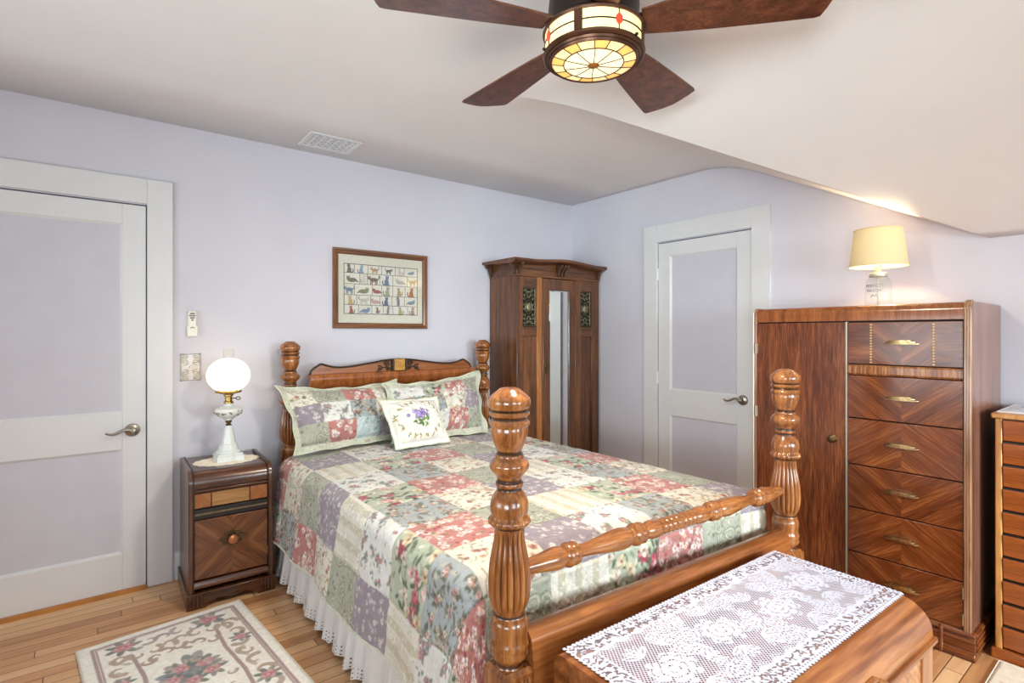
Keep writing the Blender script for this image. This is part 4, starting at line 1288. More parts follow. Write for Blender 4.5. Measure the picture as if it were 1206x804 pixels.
# ------------------------------------------------------------------ waterfall cedar chest at the foot of the bed
W_CC = ((88, 46, 20), (138, 80, 40), (182, 120, 70))
cc_x = wood('waterfall_veneer', *W_CC, axis='x', scale=9, rough=.24, rings=.10)
cc_z = wood('cedar_chest_end', (118, 68, 34), (154, 96, 52), (184, 122, 72), axis='z', scale=16, rough=.3)
cc_v = wood('cedar_chest_front', (124, 72, 36), (166, 104, 58), (196, 136, 84), axis='y', scale=18, rough=.28, rings=.12)
cc = thing('cedar_chest', 'low honey-brown waterfall-front chest at the foot of the bed under a lace runner', 'blanket chest', (1.49, .775, 0), -.028)
CL, CF, CB, CT = .545, -.258, .250, .520
r = .095
lid = [(CB, .425), (CB, CT - .03)] + [(CB - .03 + .03 * math.cos(a), CT - .03 + .03 * math.sin(a)) for a in [math.pi / 2 * k / 5 for k in range(1, 6)]]
lid += [(CF + r - r * math.sin(math.pi / 2 * k / 12), CT - .085 + .085 * math.cos(math.pi / 2 * k / 12)) for k in range(13)] + [(CF, .425)]
b = MB(); b.prism(lid, 'x', -CL, CL); ld = b.build('lid', cc_x, cc, ang=50)
b = MB(); b.box((-.15, CF - .016, .432), (.15, CF + .004, .446)); b.box((-.13, CF - .012, .446), (.13, CF + .004, .456)); b.box((-.11, CF - .008, .456), (.11, CF + .006, .466)); b.build('lid_pull', cc_z, ld, bevel=.003)
b = MB(); b.box((-CL - .010, CF - .012, .405), (CL + .010, CB, .425)); b.build('moulding', cc_x, cc, bevel=.006)
b = MB(); b.box((-CL + .004, CF + .004, .06), (CL - .004, CB - .004, .405)); b.build('body', cc_v, cc, bevel=.004)
for s in (-1, 1):
    b = MB(); b.box((min(s * CL, s * (CL - .09)), CF - .001, .06), (max(s * CL, s * (CL - .09)), CF + .02, .405)); b.build('end_stile', cc_z, cc, bevel=.004)
b = MB(); b.box((-CL - .008, CF - .010, 0), (CL + .008, CB, .065)); b.build('plinth', cc_x, cc, bevel=.005)

# lace runner: mask painted stamp by stamp, net in the weave shader
LW, LH = 1.085, .425
lc = Canvas(LW, LH, .0024, (0, 0, 0)); Wt = (255, 255, 255); rnd = random.Random(21)


def lace_rose(x, y, r):
    for k in range(9):
        a = k * 2 * math.pi / 9 + rnd.uniform(-.2, .2)
        lc.ell(x + r * .78 * math.cos(a), y + r * .62 * math.sin(a), r * .36, r * .26, a, Wt)
    for k in range(7):
        a = k * 2 * math.pi / 7 + .3
        lc.ell(x + r * .42 * math.cos(a), y + r * .36 * math.sin(a), r * .30, r * .24, a, Wt)
    lc.ell(x, y, r * .4, r * .35, 0, Wt)
    for rr, n_, pr_ in ((.66, 8, .30), (.36, 6, .24), (.10, 3, .16)):
        t0 = rnd.uniform(0, 6.28)
        for k in range(n_):
            a = t0 + k * 2 * math.pi / n_
            cx0, cy0 = x + r * rr * math.cos(a), y + r * rr * .82 * math.sin(a)
            lc.stroke([(cx0 + r * pr_ * math.cos(a + t), cy0 + r * pr_ * .85 * math.sin(a + t)) for t in (-1.1, -.6, -.1, .4, .9)], .0017, (0, 0, 0))


def lace_leaf(x, y, l, rot):
    for k in range(5):
        a = rot + (k - 2) * .5
        lc.ell(x + l * .5 * math.cos(a), y + l * .5 * math.sin(a), l * .5, l * .17, a, Wt)
        lc.stroke([(x + l * q * math.cos(a), y + l * q * math.sin(a)) for q in (.3, .5, .7, .85)], .0013, (0, 0, 0))


def motif(x, y, s, fl=1):
    for (ox, oy, rt) in ((.105, .012, 0.2), (-.115, .0, 3.3), (.03, .06, 1.3), (-.03, -.062, 4.6), (.06, -.066, 5.4), (-.07, .066, 2.2)):
        lace_leaf(x + ox * s * fl * .8, y + oy * s, .045 * s, rt if fl > 0 else math.pi - rt)
    lace_rose(x, y, .056 * s); lace_rose(x + .078 * s * fl, y - .030 * s, .034 * s); lace_rose(x - .074 * s * fl, y + .028 * s, .030 * s)


BW = .066
lc.rect(0, 0, LW, BW, Wt); lc.rect(0, LH - BW, LW, LH, Wt); lc.rect(0, 0, BW, LH, Wt); lc.rect(LW - BW, 0, LW, LH, Wt)
BKc = (0, 0, 0)
for k in range(1000):      # the open slits between the leaves of the border
    side = rnd.random()
    e_ = rnd.choice((.022, .030, .038, .046, .054)) + rnd.uniform(-.002, .002)
    if side < .72:
        x = rnd.uniform(.01, LW - .01); y = e_ if side < .36 else LH - e_
    else:
        y = rnd.uniform(.01, LH - .01); x = e_ if side < .86 else LW - e_
    lc.ell(x, y, rnd.uniform(.004, .0075), .0019, rnd.choice((.8, -.8, .3, -.3, 1.5)), BKc)
for k in range(int(LW / .013)):
    for y in (.013, LH - .013): lc.ell(k * .013 + .006, y, .0022, .0022, 0, BKc)
for k in range(int(LH / .013)):
    for x in (.013, LW - .013): lc.ell(x, k * .013 + .006, .0022, .0022, 0, BKc)
for x in np.arange(.04, LW, .062):      # leafy inner edge of the border
    for y, t in ((BW, 1.3), (LH - BW, -1.3)):
        lc.ell(x, y, .020, .009, 0, Wt); lace_leaf(x + .012, y, .026, t)
for x, fl_ in ((.17, 1), (.42, -1), (.67, 1), (.92, -1)): motif(x, .2125 + .016 * fl_, 1.22, fl_)
for x in (.295, .545, .795, 1.0):
    for y, t in ((.092, 1.4), (LH - .092, -1.4)):
        lace_leaf(x + .040, y, .044, t - .5); lace_leaf(x - .040, y, .044, t + .5); lace_leaf(x, y + (.025 if t > 0 else -.025), .040, t); lace_rose(x, y, .036)
mask = lc.a[..., 0]
gx = np.linspace(0, LW, lc.nx)[None]; gy = np.linspace(0, LH, lc.ny)[:, None]
scal = .006 * np.abs(np.sin(gx * math.pi / .0150)); scal2 = .006 * np.abs(np.sin(gy * math.pi / .0150))
outer = (gy < .007 - scal) | (gy > LH - .007 + scal) | (gx < .007 - scal2) | (gx > LW - .007 + scal2)
border = np.minimum(np.minimum(gx, LW - gx), np.minimum(gy, LH - gy))
# channel r: pattern, g: net density zone, alpha: inside the scalloped outline
net = (border > .060).astype(float)
m, nt, b_, out = mat('white_cotton_lace')
a_ = nd(nt, 'ShaderNodeVertexColor', layer_name='Col'); sp = nd(nt, 'ShaderNodeSeparateColor'); nt.links.new(a_.outputs[0], sp.inputs[0])
tcx = nd(nt, 'ShaderNodeTexCoord'); so = nd(nt, 'ShaderNodeSeparateXYZ'); nt.links.new(tcx.outputs['Object'], so.inputs[0])
p1_ = mathn(nt, 'SINE', mathn(nt, 'MULTIPLY', mathn(nt, 'ADD', so.outputs[0], mathn(nt, 'MULTIPLY', so.outputs[1], .35)), 2 * math.pi / .0125))
p2_ = mathn(nt, 'SINE', mathn(nt, 'MULTIPLY', mathn(nt, 'SUBTRACT', so.outputs[1], mathn(nt, 'MULTIPLY', so.outputs[0], .2)), 2 * math.pi / .0105))
thread = mathn(nt, 'LESS_THAN', mathn(nt, 'MULTIPLY', p1_, p2_), .13)
threadd = mathn(nt, 'MULTIPLY', thread, .96)
pat = mathn(nt, 'GREATER_THAN', sp.outputs[0], .5)
thr2 = mathn(nt, 'MAXIMUM', mathn(nt, 'MULTIPLY', threadd, sp.outputs[1]), mathn(nt, 'MULTIPLY', mathn(nt, 'SUBTRACT', 1.0, sp.outputs[1]), .22))
alp = mathn(nt, 'MULTIPLY', mathn(nt, 'MAXIMUM', pat, thr2), a_.outputs[1])
b_.inputs['Base Color'].default_value = lin4((202, 205, 224)); b_.inputs['Roughness'].default_value = .9; b_.inputs['Specular IOR Level'].default_value = .1  # bluish cast of window light is put into the lace colour
nt.links.new(alp, b_.inputs['Alpha'])
M['lace'] = m
rz_ = -.028
lr = thing('lace_runner', 'white lace runner with rose motifs draped over the waterfall chest', 'lace cloth', (1.505, .815, CT), rz_)
pos = np.stack([gx - LW / 2 + 0 * gy, LH / 2 - gy + 0 * gx - .012, 0 * gx + 0 * gy + .0035], -1)
# the front edge follows the start of the waterfall curve
yl = pos[..., 1] + .815 - .775      # chest-local y (same heading)
ff = CF + r
t_ = np.clip((ff - yl) / r, 0, .98)
pos[..., 2] -= np.where(yl < ff, .085 * (1 - np.sqrt(1 - t_ ** 2)), 0)
linmask = np.stack([mask, net + 0 * mask, 0 * mask], -1)
sheet('lace', pos, linmask, M['lace'], lr, alpha=1.0 - outer.astype(float))

# ------------------------------------------------------------------ doily and globe lamp on the nightstand
NT = .674
dl = MB(); n = 96
ring = []
for k in range(n):
    a = 2 * math.pi * k / n; f = 1 + .085 * abs(math.sin(a * 9))
    ring.append((.150 * f * math.cos(a), .105 * f * math.sin(a)))
dl.prism(ring, 'z', 0, .003)
for rr in (.55, .78):
    dl.tube([(x * rr, y * rr, .0035) for x, y in ring], .0018, 5, closed=True)
for k in range(18):
    a = 2 * math.pi * k / 18
    dl.tube([(.04 * math.cos(a), .03 * math.sin(a), .0035), (.148 * math.cos(a), .103 * math.sin(a), .0035)], .0014, 5)
NS_TOP = .672
do = dl.build('doily', plain('ecru_crochet', (246, 236, 216), .9, noise=.04, nscale=120, bump=.5, bscale=260))
do.location = (.567, 3.235, .6655)
tag(do, 'scalloped ecru crochet doily under the globe lamp on the dark nightstand', 'doily')

lamp = thing('globe_lamp', 'lit old-fashioned table lamp with round white globe on the dark walnut nightstand', 'table lamp', (.577, 3.235, .6695))
milk = plain('milk_glass', (226, 230, 226), .22, spec=.6, coat=.3)
b = MB()
pts = []
for k in range(64):
    a = 2 * math.pi * k / 64
    r = .068 / max(abs(math.cos(a)), abs(math.sin(a))) ** .75
    r *= 1 + .05 * math.cos(a * 8)
    pts.append((r * math.cos(a), r * math.sin(a)))
b.prism(pts, 'z', 0, .030)
b.prism([(x * .93, y * .93) for x, y in pts], 'z', .030, .040)
b.lathe([(.060, .040), (.060, .050), (.050, .056), (.046, .075), (.042, .080), (.043, .086), (.036, .092), (.030, .125), (.024, .155), (.020, .175), (.021, .180), (.016, .186)], 40, flute=lambda a, z: 1 + (.03 * math.cos(a * 8) if z < .17 else 0))
b.build('base', milk, lamp, bevel=.002)
b = MB(); b.lathe([(.013, .184), (.015, .186), (.015, .191), (.010, .194), (.010, .199), (.016, .203), (.016, .210), (.012, .214)], 24); b.build('collar', M['darkbrass'], lamp)
b = MB(); b.lathe([(.012, .212), (.020, .214), (.026, .224), (.040, .232), (.058, .242), (.067, .256), (.069, .266), (.064, .276), (.048, .284), (.030, .290), (.024, .296), (.022, .304)], 48); fo = b.build('oil_font', milk, lamp)
b = MB(); rnd = random.Random(5)
for k in range(12):
    a = k * 2 * math.pi / 12
    for j in range(4):
        aa = a + rnd.uniform(-.13, .13); z = .254 + rnd.uniform(-.010, .012); r = .0675
        b.ell((0, 0, 0), (.0015, .006, .004), 8, 5, M=RZ(aa) @ T(r, 0, z) @ RX(rnd.uniform(-.8, .8)), mi=rnd.choice((0, 0, 1)))
b.build('leaf_pattern', [plain('leaf_green_enamel', (92, 116, 70), .4), plain('rust_enamel', (158, 120, 70), .4)], fo)
b = MB(); b.lathe([(.020, .302), (.024, .305), (.024, .314), (.018, .318), (.018, .340), (.024, .346), (.024, .352), (.040, .358), (.062, .364), (.064, .370), (.060, .376), (.056, .372), (.030, .364), (.010, .362)], 40, flute=lambda a, z: 1 + (.02 * math.cos(a * 20) if z > .36 else 0))
for k in range(12):
    a = k * 2 * math.pi / 12; b.box((.056, -.004, .366), (.062, .004, .384), M=RZ(a))
b.build('burner', M['brass'], lamp)
b = MB(); a0 = math.radians(-35)
b.tube([(.018, 0, .332), (.040, 0, .332)], .003, 8, M=RZ(a0)); b.tube([(.040 + .011 * (1 - math.cos(t)), 0, .332 + .008 * math.sin(t)) for t in [k * 2 * math.pi / 16 for k in range(16)]], .0026, 6, M=RZ(a0), closed=True)
b.build('wick_key', M['darkbrass'], lamp)
b = MB(); b.ell((0, 0, .456), (.106, .106, .094), 40, 26); b.build('globe_shade', emis('glowing_milk_glass', (255, 236, 204), 2.2), lamp)
b = MB(); b.lathe([(.026, .545), (.027, .575), (.026, .600), (.0245, .600), (.0255, .575), (.0245, .545)], 32, caps=False); b.build('chimney', glass('chimney_glass', (253, 252, 250), .005, .15), lamp)
pl = bpy.data.lights.new('globe_bulb', 'POINT'); pl.energy = 7; pl.color = (1, .82, .58); pl.shadow_soft_size = .10
po = bpy.data.objects.new('globe_bulb', pl); COL.objects.link(po); po.parent = lamp; po.location = (0, 0, .456)
for o in lamp.children:
    if o.name.startswith('globe_shade'): o.visible_shadow = True

# ------------------------------------------------------------------ fittings on the north wall
rc = thing('remote_control', 'small ivory remote control in its holder on the lavender wall', 'remote', (.434, YN, 1.335))
b = MB(); b.prism([(-.024, .0), (.024, .0), (.026, .045), (.026, .060), (-.026, .060), (-.026, .045)], 'y', -.026, 0); b.box((-.022, -.010, .02), (.022, 0, .13)); b.build('holder', M['white_plastic'], rc, bevel=.003)
b = MB(); b.box((-.020, -.024, .022), (.020, -.008, .142)); rb = b.build('handset', M['white_plastic'], rc, bevel=.004)
b = MB()
for (x, z, w) in ((0, .128, .012), (-.010, .116, .005), (0, .116, .004), (.010, .116, .005), (0, .104, .011), (0, .092, .006)):
    b.box((x - w, -.026, z - .0035), (x + w, -.023, z + .0035))
b.build('button', M['grey_button'], rb, bevel=.001)
b = MB(); b.tube([(-.010, -.0265, .046), (-.004, -.0265, .051), (.004, -.0265, .051), (.010, -.0265, .046)], .0018, 6); b.build('embossed_mark', M['grey_button'], rc)

sp_ = thing('switch_plate', 'ornate pewter filigree switch plate on the wall above the nightstand', 'light switch', (.428, YN, 1.164))
pew = plain('antique_pewter_filigree', (176, 164, 146), .4, metal=.6, noise=.1, nscale=60)
b = MB()
pts = []
for (cx0, cz0, a0) in ((.044, .070, 0), (-.044, .070, 1), (-.044, -.070, 2), (.044, -.070, 3)):
    for k in range(5):
        a = (a0 + k / 4) * R90 ; pts.append((cx0 * .92 + .008 * math.cos(a), cz0 * .94 + .008 * math.sin(a)))
b.prism(pts, 'y', -.003, 0)
b.build('plate', M['wall'] if False else plain('switch_plate_back', (206, 200, 196), .4, metal=.2), sp_, bevel=.001)
b = MB()
def rectpath(w, h): return [(-w, -h), (w, -h), (w, h), (-w, h)]
b.tube([(x, -.005, z) for x, z in rectpath(.046, .072)], .0035, 8, closed=True)
for s in (-1, 1):
    for t in (-1, 1):
        b.tube([(s * (.008 + .034 * math.sin(a)), -.005, t * (.014 + .046 * a / 3.0 + .006 * math.cos(a * 2))) for a in [k * 3.0 / 14 for k in range(15)]], .0024, 6)
        b.tube([(s * (.024 + .012 * math.cos(a)), -.005, t * (.026 + .014 * math.sin(a))) for a in [k * 5.4 / 14 for k in range(15)]], .0022, 6)
        b.tube([(s * (.026 + .012 * math.cos(a)), -.005, t * (.056 + .009 * math.sin(a))) for a in [k * 2 * math.pi / 12 for k in range(12)]], .0020, 6, closed=True)
        b.ell((s * .045, -.005, t * .071), (.006, .004, .006), 10, 6)
b.build('filigree', pew, sp_)
b = MB(); b.box((-.005, -.004, -.014), (.005, 0, .014)); b.box((-.004, -.014, -.002), (.004, 0, .010), M=T(0, 0, 0) @ RX(.3)); b.build('toggle', M['white_plastic'], sp_, bevel=.001)

# framed cat sampler
pic = thing('framed_picture', 'wood-framed print of small coloured cats in a grid over the headboard', 'picture', (1.570, YN, 1.650))
PW, PH_ = .345, .264
frm = wood('walnut_picture_frame', (74, 42, 22), (116, 72, 40), (146, 98, 58), axis='x', scale=30, rough=.35)
frv = wood('walnut_picture_frame_upright', (74, 42, 22), (116, 72, 40), (146, 98, 58), axis='z', scale=30, rough=.35)
fp = [(0, -.002), (0, -.020), (.006, -.027), (.014, -.026), (.019, -.018), (.030, -.016), (.036, -.010), (.038, -.006), (.038, -.002)]
for (ax, s) in (('x', 1), ('x', -1), ('z', 1), ('z', -1)):
    b = MB(); vs = []
    for e in (-1, 1):
        for (t, y) in fp:
            if ax == 'x': vs.append((e * (PW - t), y, s * (PH_ - t)))
            else: vs.append((s * (PW - t), y, e * (PH_ - t)))
    nfp = len(fp)
    fs = [(i, (i + 1) % nfp, nfp + (i + 1) % nfp, nfp + i) for i in range(nfp)] + [list(range(nfp)), list(range(nfp, 2 * nfp))]
    b.add(vs, fs); b.build('frame', frm if ax == 'x' else frv, pic, ang=30)
cw, chh = 2 * (PW - .036), 2 * (PH_ - .036)
pc = Canvas(cw, chh, .0016, (223, 222, 206)); rnd = random.Random(31)
DK = (70, 68, 66)
mx0, my0, mx1, my1 = .040, .062, cw - .040, chh - .062


def cat(x, y, s, col, pose, flip=1):
    g_ = sum(col) / 3; col = tuple(g_ + (v - g_) * .75 for v in col); s = s * 1.08
    dk = tuple(v * .75 for v in col)
    if pose == 'sit':
        pc.ell(x, y + s * .18, s * .22, s * .34, 0, col); pc.ell(x, y + s * .40, s * .30, s * .14, 0, col)
        pc.ell(x + flip * s * .06, y - s * .26, s * .17, s * .15, 0, col)
        for e in (-1, 1): pc.ell(x + flip * s * .06 + e * s * .10, y - s * .40, s * .05, s * .10, e * .3, col)
        pc.stroke([(x - flip * s * .26, y + s * .45), (x - flip * s * .42, y + s * .25), (x - flip * s * .38, y)], s * .05, dk)
    elif pose == 'walk':
        pc.ell(x, y, s * .42, s * .19, 0, col)
        for e in (-.3, -.16, .18, .32): pc.ell(x + e * s, y + s * .28, s * .055, s * .22, .1, col)
        pc.ell(x + flip * s * .46, y - s * .14, s * .16, s * .14, 0, col)
        for e in (-1, 1): pc.ell(x + flip * s * .46 + e * s * .09, y - s * .28, s * .045, s * .09, e * .3, col)
        pc.stroke([(x - flip * s * .40, y - s * .05), (x - flip * s * .56, y - s * .25), (x - flip * s * .50, y - s * .42)], s * .045, dk)
        for e in (-.2, 0, .2): pc.ell(x + e * s, y - s * .04, s * .03, s * .14, 0, dk, .7)
    elif pose == 'lie':
        pc.ell(x, y + s * .12, s * .46, s * .20, 0, col); pc.ell(x + flip * s * .36, y - s * .04, s * .17, s * .15, 0, col)
        for e in (-1, 1): pc.ell(x + flip * s * .36 + e * s * .10, y - s * .18, s * .05, s * .09, e * .3, col)
        pc.stroke([(x - flip * s * .42, y + s * .2), (x - flip * s * .6, y + s * .26)], s * .05, dk)
    else:   # reach
        pc.ell(x, y + s * .1, s * .17, s * .46, 0, col); pc.ell(x + flip * s * .04, y - s * .40, s * .14, s * .13, 0, col)
        pc.ell(x + flip * s * .16, y - s * .36, s * .05, s * .24, -.4 * flip, col)
        pc.stroke([(x - s * .1, y + s * .5), (x - s * .42, y + s * .46)], s * .05, dk)


grid = [
    (.0, .18, [('sit', (112, 104, 96), 1.3), ('sit', (128, 158, 186), 1), ('walk', (196, 150, 100), .9), ('walk', (96, 100, 100), .8), ('sit', (206, 190, 192), -1), ('lie', (104, 136, 174), .8)]),
    (.18, .40, [('lie', (112, 128, 84), 1), ('sit', (206, 208, 196), 1), ('walk', (128, 104, 88), 1), ('sit', (88, 124, 164), 1), ('lie', (176, 178, 172), .9), ('walk', (206, 172, 116), .8)]),
    (.40, .62, [('walk', (104, 136, 174), .9), ('lie', (128, 142, 92), 1), ('lie', (176, 88, 80), .9), ('sit', (164, 170, 132), 1), ('sit', (190, 152, 84), .8), ('sit', (196, 112, 72), 1)]),
    (.62, .82, [('sit', (210, 172, 116), 1), ('walk', (206, 200, 182), 1), ('lie', (208, 160, 158), 1), ('sit', (84, 110, 150), 1), ('reach', (140, 116, 136), 1), ('lie', (118, 148, 176), .9)]),
    (.82, 1.0, [('sit', (176, 96, 84), .9), ('lie', (118, 144, 180), 1.1), ('sit', (134, 104, 84), .7), ('reach', (144, 122, 142), .9), ('sit', (164, 172, 104), 1), ('sit', (180, 128, 130), 1)])]
Wm, Hm = mx1 - mx0, my1 - my0
for rI, (a, c, row) in enumerate(grid):
    edges_ = [0] + sorted(min(.94, max(.06, (k + 1) / 6 + rnd.uniform(-.035, .035))) for k in range(5)) + [1]
    y0, y1 = my0 + a * Hm, my0 + c * Hm
    for k, (pose, col, sz) in enumerate(row):
        x0, x1 = mx0 + edges_[k] * Wm, mx0 + edges_[k + 1] * Wm
        pc.rect(x0, y0, x1, y1, rnd.choice([(226, 225, 212), (222, 220, 204), (228, 226, 216)]))
        s = min(x1 - x0, y1 - y0) * .92 * min(1.1, abs(sz))
        cat((x0 + x1) / 2, (y0 + y1) / 2 + s * .03, s, col, pose, 1 if sz > 0 and k % 2 else -1)
        for seg in ([(x0, y0), (x1, y0)], [(x0, y0), (x0, y1)]): pc.stroke(seg, .0012, DK)
pc.stroke([(mx0, my0), (mx1, my0), (mx1, my1), (mx0, my1), (mx0, my0)], .0020, DK)
X = np.linspace(-cw / 2, cw / 2, pc.nx)[None]; Zg = np.linspace(chh / 2, -chh / 2, pc.ny)[:, None]
sheet('cat_print', np.stack([X + 0 * Zg, -.005 + 0 * X + 0 * Zg, Zg + 0 * X], -1), pc.a, painted('printed_paper', .7, 0), pic)
b = MB(); b.box((-PW + .006, -.0045, -PH_ + .006), (PW - .006, 0, PH_ - .006)); b.build('backing', M['carve'], pic)
b = MB(); b.box((-cw / 2, -.0092, -chh / 2), (cw / 2, -.0076, chh / 2)); b.build('picture_glass', glass('picture_glazing', amount=.05), pic)

# ------------------------------------------------------------------ ceiling vent
vt = thing('ceiling_vent', 'white pierced metal air vent in the flat ceiling near the lavender wall', 'vent', (1.125, 3.218, HC))
VW, VH = .155, .128
b = MB()
for (a, c) in (((-VW, -VH), (VW, -VH + .028)), ((-VW, VH - .028), (VW, VH)), ((-VW, -VH + .028), (-VW + .028, VH - .028)), ((VW - .028, -VH + .028), (VW, VH - .028))): b.box((*a, -.008), (*c, 0))
b.build('frame', M['trim'], vt, bevel=.003)
b = MB(); b.box((-VW + .02, -VH + .02, -.002), (VW - .02, VH - .02, 0)); b.build('dark_duct', plain('vent_shadow_grey', (60, 64, 64), .8), vt)
b = MB(); xw, yh = VW - .028, VH - .028
for k in range(13):
    x = -xw + 2 * xw * k / 12; b.box((x - .0028, -yh, -.006), (x + .0028, yh, -.003))
for k in range(9):
    y = -yh + 2 * yh * k / 8; b.box((-xw, y - .0028, -.0062), (xw, y + .0028, -.0032))
for i in range(6):
    for j in range(4):
        cxx, cyy = -xw + 2 * xw * (i + .5) / 6, -yh + 2 * yh * (j + .5) / 4
        b.tube([(cxx + .014 * math.cos(t), cyy + .014 * math.sin(t), -.005) for t in [k * 2 * math.pi / 16 for k in range(16)]], .0024, 6, closed=True)
b.build('grille', M['trim'], vt)

# ------------------------------------------------------------------ ceiling fan with a leaded glass light
fan = thing('ceiling_fan', 'bronze ceiling fan with five dark wood blades and a lit leaded-glass drum light', 'ceiling fan', (1.222, 1.155, HC))
brz = plain('oil_rubbed_bronze', (88, 58, 42), .35, metal=.7, noise=.15, nscale=14)
brzd = plain('dark_bronze_motor', (48, 36, 30), .4, metal=.6, noise=.15, nscale=14)
b = MB(); b.lathe([(.02, 0), (.085, 0), (.085, -.03), (.075, -.06), (.045, -.075), (.02, -.08)][::-1], 40); b.build('canopy', brzd, fan)
b = MB(); b.lathe([(.05, -.05), (.10, -.075), (.135, -.10), (.140, -.15), (.136, -.20), (.150, -.214), (.150, -.224), (.100, -.230)][::-1], 56); b.build('motor_housing', brzd, fan, ang=30)
kit = bpy.data.objects.new('light_kit', None); COL.objects.link(kit); kit.parent = fan
zt, zb_ = -.222, -.290
gC = emis('cream_art_glass', (255, 230, 166), .82, .08); gR = emis('red_art_glass', (206, 66, 46), .55); gW = emis('bright_cream_glass', (255, 239, 194), 1.0, .05); gO = emis('orange_art_glass', (255, 196, 106), .85, .1)
RG = .150
b = MB(); n = 96
for ring, (za, zc_) in enumerate(((zt, (zt + zb_) / 2 + .002), ((zt + zb_) / 2 - .002, zb_))):
    vs = []; fs = []
    for k in range(n):
        a = 2 * math.pi * k / n
        vs += [(RG * math.cos(a), RG * math.sin(a), za), (RG * math.cos(a), RG * math.sin(a), zc_)]
    for k in range(n): fs.append((2 * k, 2 * k + 1, (2 * k + 3) % (2 * n), (2 * k + 2) % (2 * n)))
    b.add(vs, fs)
b.build('drum_glass', gC, kit)
b = MB()
b.tube([(RG * 1.004 * math.cos(a), RG * 1.004 * math.sin(a), (zt + zb_) / 2) for a in [2 * math.pi * k / 72 for k in range(72)]], .0022, 6, closed=True)
A0 = math.radians(207)
for k in range(4):
    a = A0 + math.radians(45) + k * R90
    b.tube([(RG * 1.004 * math.cos(a), RG * 1.004 * math.sin(a), zt), (RG * 1.004 * math.cos(a), RG * 1.004 * math.sin(a), zb_)], .0018, 6)
b.build('lead_came', brzd, kit)
for k in range(4):
    a = A0 + k * R90
    q = MB(); q.box((RG - .004, -.012, zb_), (RG + .005, .012, zt)); q.ell((RG + .006, 0, (zt + zb_) / 2 + .004), (.003, .004, .004), 10, 6)
    s_ = q.build('strap', brz, kit, bevel=.001); s_.rotation_euler = (0, 0, a)
    q = MB(); q.prism([(0, -.018), (.010, -.008), (.010, .008), (0, .018), (-.010, .008), (-.010, -.008)], 'x', RG - .001, RG + .004, M=T(0, 0, (zt + zb_) / 2))
    s_ = q.build('red_jewel', gR, kit, bevel=.001); s_.rotation_euler = (0, 0, a + math.radians(45))
b = MB(); b.lathe([(.146, zt + .004), (.156, zt + .004), (.158, zt), (.155, zt - .005), (.146, zt - .005)][::-1], 72); b.build('top_ring', brz, kit)
b = MB(); b.lathe([(.127, zb_ - .016), (.130, zb_ - .021), (.134, zb_ - .021), (.137, zb_ - .015), (.142, zb_ - .015), (.145, zb_ - .009), (.151, zb_ - .009), (.156, zb_ - .004), (.157, zb_ + .001), (.154, zb_ + .005), (.146, zb_ + .005)], 72, caps=False); b.build('bottom_ring', brz, kit, ang=20)
def dome(r): return zb_ - .017 - .012 * (1 - (r / .131) ** 2)
b = MB(); RI = .092; nseg = 120
def ringfaces(ra, rb, mi_fn, nr=4):
    for q in range(nr):
        r0_, r1_ = ra + (rb - ra) * q / nr, ra + (rb - ra) * (q + 1) / nr
        for k in range(nseg):
            a, c = 2 * math.pi * k / nseg, 2 * math.pi * (k + 1) / nseg
            b.add([(r0_ * math.cos(a), r0_ * math.sin(a), dome(r0_)), (r1_ * math.cos(a), r1_ * math.sin(a), dome(r1_)), (r1_ * math.cos(c), r1_ * math.sin(c), dome(r1_)), (r0_ * math.cos(c), r0_ * math.sin(c), dome(r0_))], [(0, 1, 2, 3)], mi_fn(k))
wed = [(0, 7), (15, 22), (30, 37), (45, 52), (60, 67), (75, 82), (90, 97), (105, 112)]
ringfaces(.016, RI, lambda k: 0)
ringfaces(RI, .131, lambda k: 2 if any(a <= k < c for a, c in wed) else 1)
b.build('bottom_glass', [gW, gC, gO], kit, recalc=True)
b = MB()
b.tube([(RI * math.cos(a), RI * math.sin(a), dome(RI) - .001) for a in [2 * math.pi * k / 72 for k in range(72)]], .0017, 6, closed=True)
for k in range(10):
    a = 2 * math.pi * (k + .3) / 10
    b.tube([(r_ * math.cos(a), r_ * math.sin(a), dome(r_) - .0008) for r_ in (.016, .04, .065, RI)], .0013, 5)
for a_, c_ in wed:
    for k in (a_, c_):
        a = 2 * math.pi * k / nseg
        b.tube([(r_ * math.cos(a), r_ * math.sin(a), dome(r_) - .0008) for r_ in (RI, .108, .131)], .0014, 5)
b.build('bottom_came', brzd, kit)
b = MB(); b.lathe([(.0, dome(0) - .006), (.010, dome(0) - .005), (.018, dome(0) - .001), (.018, dome(0) + .003)], 28, caps=False); b.build('finial', plain('gilded_bronze', (186, 122, 58), .35, metal=.7), kit)
for k in range(3):
    a = k * 2 * math.pi / 3 + .6
    q = MB(); q.ell((.158, 0, zb_ + .004), (.006, .005, .005), 10, 6); s_ = q.build('thumb_screw', brzd, kit); s_.rotation_euler = (0, 0, a)
m_blade = wood('burl_mahogany_blade', (58, 30, 20), (94, 52, 34), (128, 76, 50), axis='x', scale=30, rough=.36, stretch=.6, pores=.35)
zbl = -.210
def blade_outline():
    up = [(.150, .050), (.22, .062), (.34, .078), (.46, .091), (.56, .101), (.625, .107), (.640, .104), (.652, .075), (.664, .035), (.670, .0)]
    return up + [(x, -y) for x, y in up[-2::-1]]
blades = []
b = MB(); b.prism(blade_outline(), 'z', -.003, .003, M=RX(math.radians(-11)))
bl = b.build('blade', m_blade, fan, bevel=.001)
b = MB(); b.prism([(.10, .022), (.16, .030), (.22, .044), (.235, .030), (.235, -.030), (.22, -.044), (.16, -.030), (.10, -.022)], 'z', .003, .009, M=RX(math.radians(-11)))
for (x, y) in ((.19, .02), (.19, -.02), (.22, 0)): b.ell((x, y, .010), (.006, .006, .004), 10, 6, M=RX(math.radians(-11)))
